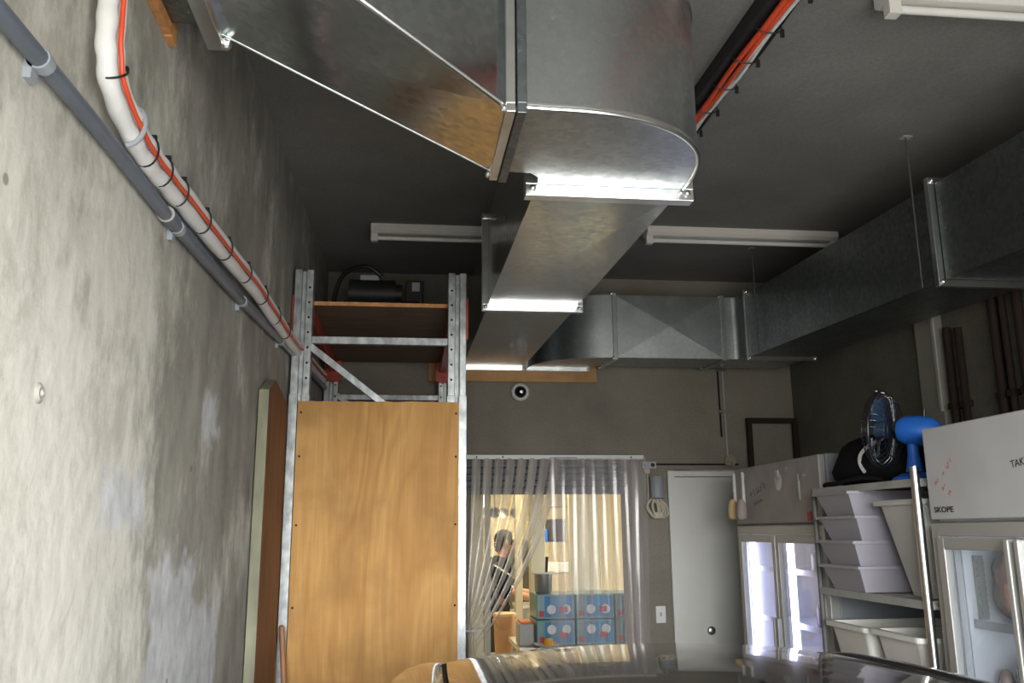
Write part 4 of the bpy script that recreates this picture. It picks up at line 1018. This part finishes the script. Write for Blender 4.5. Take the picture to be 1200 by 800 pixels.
# lower body: half width, top height (shoulder), centre height
low = [(-.42, .62, .62, .66), (-.36, .76, .80, .86), (-.15, .83, .88, .96), (.35, .87, .92, 1.0), (1.0, .885, .93, .95), (2.4, .885, .91, .94), (3.1, .87, .88, .97), (3.7, .82, .80, .87), (4.0, .72, .68, .73), (4.10, .58, .55, .58)]
rows = []
ys = [-.42, -.40, -.36, -.28, -.15, 0, .2, .4, .7, 1.0, 1.4, 1.8, 2.2, 2.6, 2.9, 3.1, 3.3, 3.5, 3.7, 3.85, 3.97, 4.05, 4.10]
for y in ys:
    hw, zs, zm = interp(low, y)
    half = [(0, .22), (hw * .86, .22), (hw * .97, .32), (hw, .55), (hw * .995, zs - .12), (hw * .95, zs - .02), (hw * .86, zs + .02), (hw * .5, (zs + zm) / 2 + .03), (0, zm)]
    ring_ = [Vector((CXc + x, y, z)) for x, z in half] + [Vector((CXc - x, y, z)) for x, z in half[-2:0:-1]]
    rows.append(ring_)
m = MB(); m.grid(rows, closed=True); m.add(rows[0], [tuple(range(len(rows[0])))]); m.add(rows[-1], [tuple(range(len(rows[0])))[::-1]])
part('car_body', m, M_PAINT, car, smooth=True, sharp=50)
# roof panel between the ditches
def roof_z(y, u):      # u in -1..1 across
    zc_ = 1.436 - .030 * ((y - 1.85) / .75) ** 2 - (.02 * max(0, (y - 2.35) / .2) ** 2)
    return zc_ - .036 * abs(u) ** 2.4
RYs = [1.08 + (2.56 - 1.08) * k / 24 for k in range(25)]
def ditch_hw(y): return .535 - .02 * abs((y - 1.8) / .75) ** 2
rows = [[Vector((CXc + u * ditch_hw(y), y, roof_z(y, u))) for u in [-1 + 2 * k / 16 for k in range(17)]] for y in RYs]
m = MB(); m.grid(rows); part('roof_panel', m, M_PAINT, car, smooth=True, sharp=60, solid=.004)
for s_ in (-1, 1):
    m = MB(); m.tube([Vector((CXc + s_ * (ditch_hw(y) + .006), y, roof_z(y, 1) - .0075)) for y in RYs], .006, 8); part('roof_moulding', m, M_RUBBER, car, smooth=True, label='black roof gutter moulding')
    # cant rail: painted shoulder outside the ditch, flowing into the pillars
    rows = []
    rail = [(.55, .74, .80, .96), (.80, .66, .73, 1.13), (1.08, .47, .60, 1.345)]
    for y in [1.0] + RYs + [2.60, 2.64]:
        yy = min(max(y, 1.08), 2.56); dz = 0 if 1.08 <= y <= 2.56 else -(abs(y - yy)) * .30
        h0 = ditch_hw(yy) + .012; z0 = roof_z(yy, 1) - .002 + dz; fall = .018 * ((yy - 1.8) / .75) ** 2
        prof = [(h0, z0), (h0 + .035, z0 + .002), (h0 + .085, z0 - .008), (h0 + .122, z0 - .030 - fall * .3), (h0 + .146, z0 - .062 - fall * .6), (h0 + .156, z0 - .10 - fall)]
        rows.append([Vector((CXc + s_ * x, y, z)) for x, z in prof])
    m = MB(); m.grid(rows); part('cant_rail', m, M_PAINT, car, smooth=True, sharp=60, solid=.006)
    # side glass
    rows = []
    for y in [1.0 + (2.60 - 1.0) * k / 12 for k in range(13)]:
        yy = min(max(y, 1.08), 2.56); h0 = ditch_hw(yy) + .156; z0 = roof_z(yy, 1) - .104 - .02 * ((yy - 1.8) / .75) ** 2
        rows.append([Vector((CXc + s_ * (h0 + (.80 - h0) * t), y, z0 + (.925 - z0) * t)) for t in (0, .33, .66, 1)])
    m = MB(); m.grid(rows); part('side_window', m, M_CARGLASS, car, smooth=True, solid=.004)
    # pillars front and rear
    for ya, yb_, nm in ((2.64, 3.22, 'front_pillar'), (1.03, .50, 'rear_pillar')):
        m = MB(); m.tube(smoothpath([(CXc + s_ * (ditch_hw(1.08) + .085), ya, 1.285), (CXc + s_ * .68, (ya + yb_) / 2, 1.15), (CXc + s_ * .76, yb_, .96)], 6), .032, 10); part(nm, m, M_PAINT, car, smooth=True)
    # centre pillar
    m = MB(); m.bar((CXc + s_ * .665, 1.85, 1.29), (CXc + s_ * .803, 1.85, .93), .07, .02, up=(0, 1, 0)); part('centre_pillar', m, M_BLACK, car)
def sweep_glass(ya, za, yb_, zb_, hwa, hwb, cr):
    rows = []
    for i in range(9):
        t = i / 8; y = ya + (yb_ - ya) * t; z = za + (zb_ - za) * t + .05 * math.sin(PI * t) ; hw = hwa + (hwb - hwa) * t
        rows.append([Vector((CXc + u * hw, y - cr * abs(u) ** 2.2, z - .036 * (1 - t) * abs(u) ** 2.4)) for u in [-1 + 2 * k / 12 for k in range(13)]])
    m = MB(); m.grid(rows); return m
part('windscreen', sweep_glass(2.565, 1.395, 3.28, .97, .56, .74, .07), M_CARGLASS, car, smooth=True, solid=.004)
part('rear_window', sweep_glass(1.075, 1.395, .46, .99, .56, .72, -.05), M_CARGLASS, car, smooth=True, solid=.004)
for y_ in (.42, 3.25):
    for s_ in (-1, 1):
        m = MB(); cxw = CXc + s_ * .79; m.lathe([(.2, -.1), (.29, -.105), (.315, -.08), (.315, .08), (.29, .105), (.2, .1)], M=Matrix.Rotation(PI / 2, 3, 'Y'), c=(cxw, y_, .315), n=32)
        wh = part('wheel', m, M_RUBBER, car, smooth=True)
        m = MB(); m.lathe([(.001, -.07), (.05, -.075), (.19, -.09), (.2, -.095), (.2, .095), (.19, .09), (.05, .075), (.001, .07)], M=Matrix.Rotation(PI / 2, 3, 'Y'), c=(cxw, y_, .315), n=24)
        part('rim', m, M_ALU, wh, smooth=True)
for s_ in (-1, 1):
    m = MB(); m.ell((CXc + s_ * .60, 4.0, .62), (.14, .07, .05), 14, 8); part('headlamp', m, M_GLASS, car, smooth=True)
    m = MB(); m.ell((CXc + s_ * .62, -.36, .74), (.13, .05, .06), 14, 8); part('tail_lamp', m, M_REDP, car, smooth=True)
    m = MB(); m.ell((CXc + s_ * .97, 2.66, .99), (.085, .05, .06), 12, 8); m.bar((CXc + s_ * .84, 2.68, .95), (CXc + s_ * .93, 2.67, .97), .03, .03); part('wing_mirror', m, M_PAINT, car, smooth=True)

# ------------------------------------------------------------------ kitchen seen through the curtain
m = MB(); m.box(.30, .535, 6.6, 6.66, 0, 2.3); one('partition_panel', m, M_CREAM, 'tall cream panel just inside the doorway on the left', 'panel', bevel=.004)
m = MB(); m.box(.555, .60, 6.75, 6.80, 0, 2.3); m.box(.555, .60, 6.80, 6.84, 0, .06); one('metal_post', m, M_STEELP, 'slim grey metal post beside the cream panel inside the doorway', 'post', bevel=.003)
m = MB(); m.box(.935, 1.0, 8.0, 8.06, 0, KZ); one('white_post', m, mat('cream_white_paint', (.80, .76, .62), .5), 'narrow cream post between the person and the wide column in the kitchen', 'post', bevel=.004)
m = MB(); m.box(.985, 1.11, 7.35, 7.47, 0, KZ); one('column', m, M_CREAM, 'wide cream column behind the grey pot in the kitchen', 'column', bevel=.006)
# bench with cartons
kt = thing('steel_bench', 'steel bench just inside the doorway carrying the blue cartons', 'bench', (1.3, 6.85, 0))
m = MB(); m.box(.78, 1.95, 6.50, 7.20, .86, .895); part('bench_top', m, M_STAINLESS, kt, bevel=.004)
for x_ in (.82, 1.90):
    for y_ in (6.55, 7.14):
        m = MB(); m.cyl((x_, y_, 0), (x_, y_, .86), .02, n=12); part('leg', m, M_STAINLESS, kt, smooth=True)
m = MB(); m.box(.82, 1.9, 6.55, 7.14, .25, .27); part('undershelf', m, M_STAINLESS, kt)
M_CB = mat('blue_printed_carton', (.03, .24, .50), .45, noise=(7, .35, (1, 1, 1))); M_CT = mat('teal_shrink_wrap', (.17, .33, .36), .3)
M_PRED = mat('red_print', (.50, .04, .05), .5); M_PWH = mat('white_print', (.75, .80, .85), .4)
names_ = ['lower left', 'lower middle', 'lower right', 'upper left', 'upper middle', 'upper right']
for r_ in range(2):
    for c in range(3):
        x0_ = .925 + .295 * c; z0_ = .8955 + .182 * r_
        b = thing('printed_carton', '%s blue and teal carton stacked on the bench behind the curtain' % names_[r_ * 3 + c], 'carton', (x0_ + .14, 6.75, z0_), 0, 'blue cartons on the kitchen bench')
        m = MB(); m.box(x0_, x0_ + .285, 6.60, 6.98, z0_, z0_ + .178); part('carton_body', m, M_CT, b, bevel=.008)
        m = MB(); m.box(x0_ + .06, x0_ + .275, 6.597, 6.601, z0_ + .015, z0_ + .165); m.add([(x0_ + .12, 6.596, z0_ + .02)], []); part('printed_panel', m, M_CB, b)
        m = MB()
        for q in range(2): m.lathe([(.001, .002), (.03, .002), (.034, 0)], M=RX, c=(x0_ + .11 + .11 * q, 6.596, z0_ + .11 - .04 * (r_)), n=14)
        part('printed_mark', m, M_PWH, b)
        m = MB(); m.box(x0_ + .17, x0_ + .23, 6.594, 6.597, z0_ + .05, z0_ + .09); m.box(x0_ + .02, x0_ + .055, 6.597, 6.601, z0_ + .02, z0_ + .06); part('printed_mark', m, M_PRED, b)
pt = thing('grey_pot', 'grey pot with a wide pale rim on top of the blue cartons', 'pot', (1.04, 6.78, .8955 + .362))
m = MB(); m.lathe([(.001, 0), (.058, 0), (.064, .01), (.070, .145), (.066, .145), (.060, .012), (.001, .008)], c=(1.0, 6.75, 1.258), n=26); part('pot_body', m, mat('grey_metal_pot', (.28, .28, .28), .35, .6), pt, smooth=True)
m = MB(); m.lathe([(.070, .135), (.086, .140), (.088, .150), (.070, .150)], c=(1.0, 6.75, 1.258), n=26); part('pot_rim', m, M_PLATE, pt, smooth=True)
m = MB(); m.cyl((1.02, 6.76, 1.30), (1.035, 6.77, 1.52), .008, .012, n=8); one('ladle_handle', m, M_BLACK, 'dark utensil handle sticking up out of the grey pot', 'utensil', smooth=True)
m = MB(); m.lathe([(.001, 0), (.07, 0), (.11, .018), (.115, .022), (.07, .008), (.001, .006)], c=(1.0, 6.53, .8965), n=28); one('white_plate', m, M_PLATE, 'shallow white plate on the front edge of the steel bench', 'plate', smooth=True)
m = MB(); m.lathe([(.001, 0), (.032, 0), (.034, .03), (.028, .05), (.001, .055)], c=(1.0, 6.53, .9035), n=18); m.box(.999, 1.05, 6.515, 6.545, .91, .93); one('yellow_tub', m, M_YELLOW, 'small bright yellow container sitting on the white plate', 'container', smooth=True)
m = MB(); m.box(.80, .905, 6.62, 6.86, .896, 1.045); one('metal_tray_box', m, M_STEELP, 'pale metal box at the left end of the steel bench', 'box', bevel=.004)
m = MB(); m.box(.812, .893, 6.63, 6.85, 1.046, 1.062); one('orange_tray', m, M_ORFOOD, 'orange tray on top of the pale metal box', 'tray', bevel=.003)
# bucket on a stool
st = thing('low_stand', 'low dark stand under the tan bucket in the kitchen', 'stand', (.78, 7.7, 0))
m = MB(); m.box(.62, .94, 7.55, 7.87, .66, .69); part('stand_top', m, M_STEELP, st)
for x_ in (.64, .92):
    for y_ in (7.57, 7.85): m = MB(); m.box(x_ - .012, x_ + .012, y_ - .012, y_ + .012, 0, .66); part('leg', m, M_STEELP, st)
bk = thing('plastic_bucket', 'tan plastic bucket with lid, behind the swept-back curtain strips', 'bucket', (.79, 7.7, .691))
m = MB(); m.lathe([(.001, 0), (.078, 0), (.092, .28), (.097, .28), (.097, .295), (.092, .295), (.094, .32), (.001, .32)], c=(.80, 7.7, .691), n=26); part('bucket_body', m, M_BUCKET, bk, smooth=True)
m = MB(); m.lathe([(.098, .315), (.101, .318), (.101, .338), (.095, .342), (.001, .342)], c=(.80, 7.7, .691), n=26); part('lid', m, mat('pale_tan_lid', (.72, .48, .26), .5), bk, smooth=True)
m = MB(); m.tube([(.80 + .1 * math.cos(a), 7.7 - .095 * math.sin(a) * .3 - .08 * math.sin(a), .691 + .29 - .09 * math.sin(a)) for a in [PI * q / 12 for q in range(13)]], .003, 6); part('bail', m, M_STEELP, bk, smooth=True)
# wire rack at the right of the column
wr = thing('wire_rack', 'wire rack standing in the kitchen right of the cream column', 'rack', (1.45, 9.0, 0))
for x_ in (1.22, 1.95):
    for y_ in (8.7, 9.1): m = MB(); m.cyl((x_, y_, 0), (x_, y_, 2.15), .012, n=10); part('post', m, M_BLACK, wr, smooth=True)
for z_ in (1.95, 1.60, 1.3, .7):
    m = MB()
    for k in range(9): m.cyl((1.22, 8.7 + .05 * k, z_), (1.95, 8.7 + .05 * k, z_), .004, n=6)
    for x_ in (1.22, 1.95): m.cyl((x_, 8.7, z_), (x_, 9.1, z_), .006, n=6)
    part('wire_shelf', m, M_STAINLESS, wr)
m = MB(); 
for k in range(8):
    m.tube([(1.26 + .3 * math.cos(a) * .5 + .15, 8.9 + .13 * math.sin(a), 1.965 + .02 * k) for a in [2 * PI * q / 20 for q in range(21)]], .003, 5, caps=False)
for k in range(10):
    a = 2 * PI * k / 10; m.cyl((1.41 + .15 * math.cos(a), 8.9 + .13 * math.sin(a), 1.965), (1.41 + .15 * math.cos(a), 8.9 + .13 * math.sin(a), 2.11), .003, n=5)
one('wire_basket', m, M_STAINLESS, 'dark wire basket on the top shelf of the wire rack', 'basket')
for k, (x_, z_, wd, ht, mt_, lab) in enumerate(((1.30, 1.607, .10, .12, M_BLUE, 'small blue tub on the wire rack'), (1.45, 1.607, .16, .22, M_BLACK, 'black container beside the small blue tub on the wire rack'), (1.42, 1.307, .30, .10, M_WHITE, 'flat white box on the wire rack'), (1.75, 1.307, .25, .16, M_TRAYP, 'pinkish box on the middle of the wire rack'), (1.75, 1.607, .28, .20, M_STEELP, 'grey box at the right of the wire rack'))):
    m = MB(); m.box(x_ - wd / 2, x_ + wd / 2, 8.75, 9.05, z_, z_ + ht); one('storage_box', m, mt_, lab, 'box', bevel=.01)
m = MB(); m.box(1.36, 1.62, 7.6, 7.66, 0, 2.4); one('partition_panel', m, M_CREAM, 'yellowish panel seen through the hanging strips on the right', 'panel', bevel=.004)
m = MB(); m.box(1.62, 1.95, 7.6, 7.66, 0, 2.4); one('cupboard_side', m, mat('warm_yellow_panel', (.86, .70, .38), .6), 'warm yellow panel at the far right behind the curtain', 'panel', bevel=.004)
sk = thing('cream_cabinet', 'tall cream cabinet standing at the back of the kitchen behind the person', 'cabinet', (.9, 12.1, 0))
m = MB(); m.box(.62, 1.5, 11.9, 12.35, 0, 1.9); part('cabinet_body', m, mat('cream_cabinet_paint', (.70, .66, .52), .5), sk, bevel=.006)
m = MB(); m.box(.64, 1.05, 11.885, 11.9, .05, 1.85); part('cabinet_door', m, M_CREAM, sk, bevel=.003); m = MB(); m.box(1.07, 1.48, 11.885, 11.9, .05, 1.85); part('cabinet_door', m, M_CREAM, sk, bevel=.003)
M_WLIT = mat('lit_window_glass', (.9, .9, .9), .4, emis=((1, .98, .9), 4.0))
wd_ = thing('window_1', None, None, (.62, 12.39, 1.7)); props(wd_, kind='structure')
m = MB(); m.box(.90, 1.04, 12.385, 12.39, 1.93, 2.26); part('pane', m, M_WLIT, wd_)
m = MB(); m.box(.88, .90, 12.36, 12.399, 1.91, 2.28); m.box(1.04, 1.06, 12.36, 12.399, 1.91, 2.28); m.box(.90, 1.04, 12.36, 12.399, 2.26, 2.28); m.box(.90, 1.04, 12.36, 12.399, 1.91, 1.93); part('window_frame', m, M_WHITE, wd_)
# hanging pans and a shiny black sack
m = MB(); m.bar((.60, 9.2, 2.12), (1.15, 9.2, 2.12), .02, .02); m.cyl((.62, 9.2, 2.12), (.62, 9.2, KZ), .006); m.cyl((1.13, 9.2, 2.12), (1.13, 9.2, KZ), .006)
one('hanging_rail', m, M_STAINLESS, 'steel rail hung from the kitchen ceiling with utensils on it', 'rail')
for k, x_ in enumerate((.76, .86, .95, 1.08)):
    m = MB(); m.cyl((x_, 9.2, 1.94), (x_, 9.2, 2.11), .006, n=8); m.lathe([(.001, -.008), (.04, -.004), (.055, .012), (.052, .014), (.001, .0)], M=RX, c=(x_, 9.2, 1.90), n=18)
    one('hanging_ladle', m, [M_STAINLESS, M_BLACK][k % 2], 'hanging %s utensil, number %s from the left on the kitchen rail' % (['steel', 'dark'][k % 2], ['one', 'two', 'three', 'four'][k]), 'utensil', smooth=True)
sb = one('black_sack', lumpy((.70, 8.1, 1.12), (.10, .10, .20), 5, .2), mat('shiny_black_plastic', (.015, .015, .016), .22), 'shiny black plastic sack in front of the person, left of the cream post', 'sack', smooth=True, sharp=180)
ss_ = thing('sack_stand', 'dark wire stand holding the shiny black sack in the kitchen', 'stand', (.70, 8.1, 0))
m = MB(); m.tube([(.70 + .09 * math.cos(a), 8.1 + .09 * math.sin(a), .925) for a in [2 * PI * q / 20 for q in range(21)]], .006, 6, caps=False); part('ring', m, M_BLACK, ss_)
for q in range(3):
    a = 2 * PI * q / 3; m = MB(); m.cyl((.70 + .09 * math.cos(a), 8.1 + .09 * math.sin(a), .925), (.70 + .13 * math.cos(a), 8.1 + .13 * math.sin(a), 0), .006, n=6); part('leg', m, M_BLACK, ss_)
m = MB(); m.bar((.74, 8.02, 1.42), (.93, 8.05, 1.30), .035, .012); one('metal_strip', m, M_PLATE, 'bright white strip of light metal angled in front of the person', 'strip')
m = MB(); m.box(1.02, 1.28, 9.6, 9.9, .9, 1.62); one('wall_cabinet', m, mat('dark_olive_cabinet', (.10, .09, .06), .6), 'dark olive cabinet beyond the column in the kitchen', 'cabinet', bevel=.005)
m = MB(); m.box(.98, 1.32, 9.55, 9.95, 0, .9); one('floor_cabinet', m, mat('olive_cream_cabinet', (.42, .38, .25), .6), 'olive cream floor cabinet below the dark one in the kitchen', 'cabinet', bevel=.005)
# person in dark clothes, seen from the side, bending slightly over work
pr = thing('person', 'person in black top and dark grey trousers facing right, leaning over work in the kitchen', 'person', (.84, 8.7, 0))
def skin(name, verts, edges, radii, mt, parent, sub=2, root=0):
    me = bpy.data.meshes.new(name); org = ORG[parent.name]
    me.from_pydata([tuple(Vector(v) - org) for v in verts], edges, []); me.materials.append(mt)
    o = bpy.data.objects.new(name, me); COL.objects.link(o); o.parent = parent
    sk_ = o.modifiers.new('skin', 'SKIN'); sk_.use_smooth_shade = True
    lay = me.skin_vertices[0].data if me.skin_vertices else None
    if lay is None:
        bm = bmesh.new(); bm.from_mesh(me); bm.verts.layers.skin.verify(); bm.to_mesh(me); bm.free(); lay = me.skin_vertices[0].data
    for i, r in enumerate(radii):
        lay[i].radius = r if isinstance(r, tuple) else (r, r); lay[i].use_root = (i == root)
    s = o.modifiers.new('sub', 'SUBSURF'); s.levels = sub; s.render_levels = sub
    ORG[o.name] = org
    return o
px, py = .80, 8.7
V = [(px, py, .98), (px + .01, py, 1.12), (px + .03, py, 1.28), (px + .06, py, 1.42), (px + .075, py, 1.475), (px + .10, py, 1.52), (px + .125, py, 1.60), (px + .125, py, 1.665),
     (px + .06, py - .19, 1.41), (px + .10, py - .22, 1.16), (px + .30, py - .20, 1.10), (px + .37, py - .19, 1.10),
     (px + .06, py + .19, 1.41), (px + .12, py + .22, 1.16), (px + .32, py + .18, 1.12), (px + .39, py + .17, 1.12),
     (px, py - .10, .92), (px + .03, py - .11, .50), (px - .02, py - .11, .09), (px + .13, py - .12, .035),
     (px, py + .10, .92), (px - .03, py + .11, .50), (px - .12, py + .11, .09), (px + .03, py + .12, .035)]
Ed = [(0, 1), (1, 2), (2, 3), (3, 4), (4, 5), (5, 6), (6, 7), (3, 8), (8, 9), (9, 10), (10, 11), (3, 12), (12, 13), (13, 14), (14, 15), (0, 16), (16, 17), (17, 18), (18, 19), (0, 20), (20, 21), (21, 22), (22, 23)]
Rr = [(.13, .15), (.12, .14), (.13, .16), (.11, .15), (.055, .055), (.06, .06), (.085, .078), (.07, .065), .065, .048, .036, .03, .065, .048, .036, .03, .095, .065, .048, .04, .095, .065, .048, .04]
body = skin('person_body', V, Ed, Rr, M_SKIN, pr)
# clothing over the body
skin('black_top', [(px, py, .93), V[1], V[2], V[3], (px + .075, py, 1.465), V[8], V[9], (px + .16, py - .215, 1.14), V[12], V[13], (px + .18, py + .21, 1.15)],
     [(0, 1), (1, 2), (2, 3), (3, 4), (3, 5), (5, 6), (6, 7), (3, 8), (8, 9), (9, 10)], [(.145, .165), (.135, .155), (.145, .175), (.125, .165), (.065, .065), .08, .062, .052, .08, .062, .052], M_BLACKCLOTH, pr)
skin('trousers', [(px, py, 1.0), V[16], V[17], (px - .015, py - .11, .12), V[20], V[21], (px - .11, py + .11, .12)], [(0, 1), (1, 2), (2, 3), (0, 4), (4, 5), (5, 6)], [(.14, .16), .11, .08, .07, .11, .08, .07], M_TROUS, pr)
for s_, (sx_, sz_) in ((-1, (px + .03, .045)), (1, (px - .05, .045))):
    m = MB(); m.ell((sx_ + .03, py + s_ * .115, .045), (.14, .05, .045), 14, 8); part('shoe', m, M_BLACK, pr, smooth=True)
hd = Vector((px + .125, py, 1.605))
m = MB(); rows = []
m.ell(hd + Vector((-.018, 0, .028)), (.100, .088, .098), 18, 12); m.v = [(x if x < hd.x + .05 else hd.x + .05 + (x - hd.x - .05) * .4, y, z) for x, y, z in m.v]; m.ell(hd + Vector((-.075, 0, -.03)), (.045, .07, .07), 14, 8)
part('hair', m, M_HAIR, pr, smooth=True)
m = MB(); m.ell(hd + Vector((.088, 0, -.01)), (.020, .013, .026), 10, 6); m.ell(hd + Vector((.0, -.082, -.005)), (.018, .010, .030), 10, 6); m.ell(hd + Vector((.0, .082, -.005)), (.018, .010, .030), 10, 6); m.ell(hd + Vector((.070, 0, -.055)), (.018, .025, .008), 10, 6)
part('face_features', m, M_SKIN, pr, smooth=True)
m = MB(); m.ell(hd + Vector((.080, -.030, .012)), (.008, .010, .007), 8, 6); m.ell(hd + Vector((.080, .030, .012)), (.008, .010, .007), 8, 6); part('eyes', m, M_HAIR, pr, smooth=True)
for hx, hy, hz in (V[11], V[15]):
    m = MB(); m.ell((hx + .03, hy, hz), (.045, .038, .016), 12, 8)
    for q in range(4):
        yy = hy - .027 + .018 * q; L_ = (.055, .065, .06, .045)[q]; m.tube([(hx + .06, yy, hz), (hx + .06 + L_ * .5, yy, hz - .006), (hx + .06 + L_ * .9, yy, hz - .03)], [.0085, .008, .0065], 8)
    m.tube([(hx + .01, hy - .03, hz), (hx + .04, hy - .055, hz - .01), (hx + .065, hy - .056, hz - .022)], [.011, .010, .008], 8)
    part('hand', m, M_SKIN, pr, smooth=True)
wt = thing('work_table', 'table the person leans over, mostly hidden behind posts', 'table', (1.3, 8.7, 0))
m = MB(); m.box(1.08, 1.20, 8.4, 8.55, 0, .9); m.v = []; m.f = []; m.m = []
m.box(1.03, 1.20, 8.35, 8.66, .98, 1.01); m.box(1.03, 1.20, 8.66, 9.1, .98, 1.01); part('table_top', m, M_STAINLESS, wt)
for x_ in (1.05, 1.18):
    for y_ in (8.37, 9.08): m = MB(); m.box(x_ - .012, x_ + .012, y_ - .012, y_ + .012, 0, .98); part('leg', m, M_STAINLESS, wt)
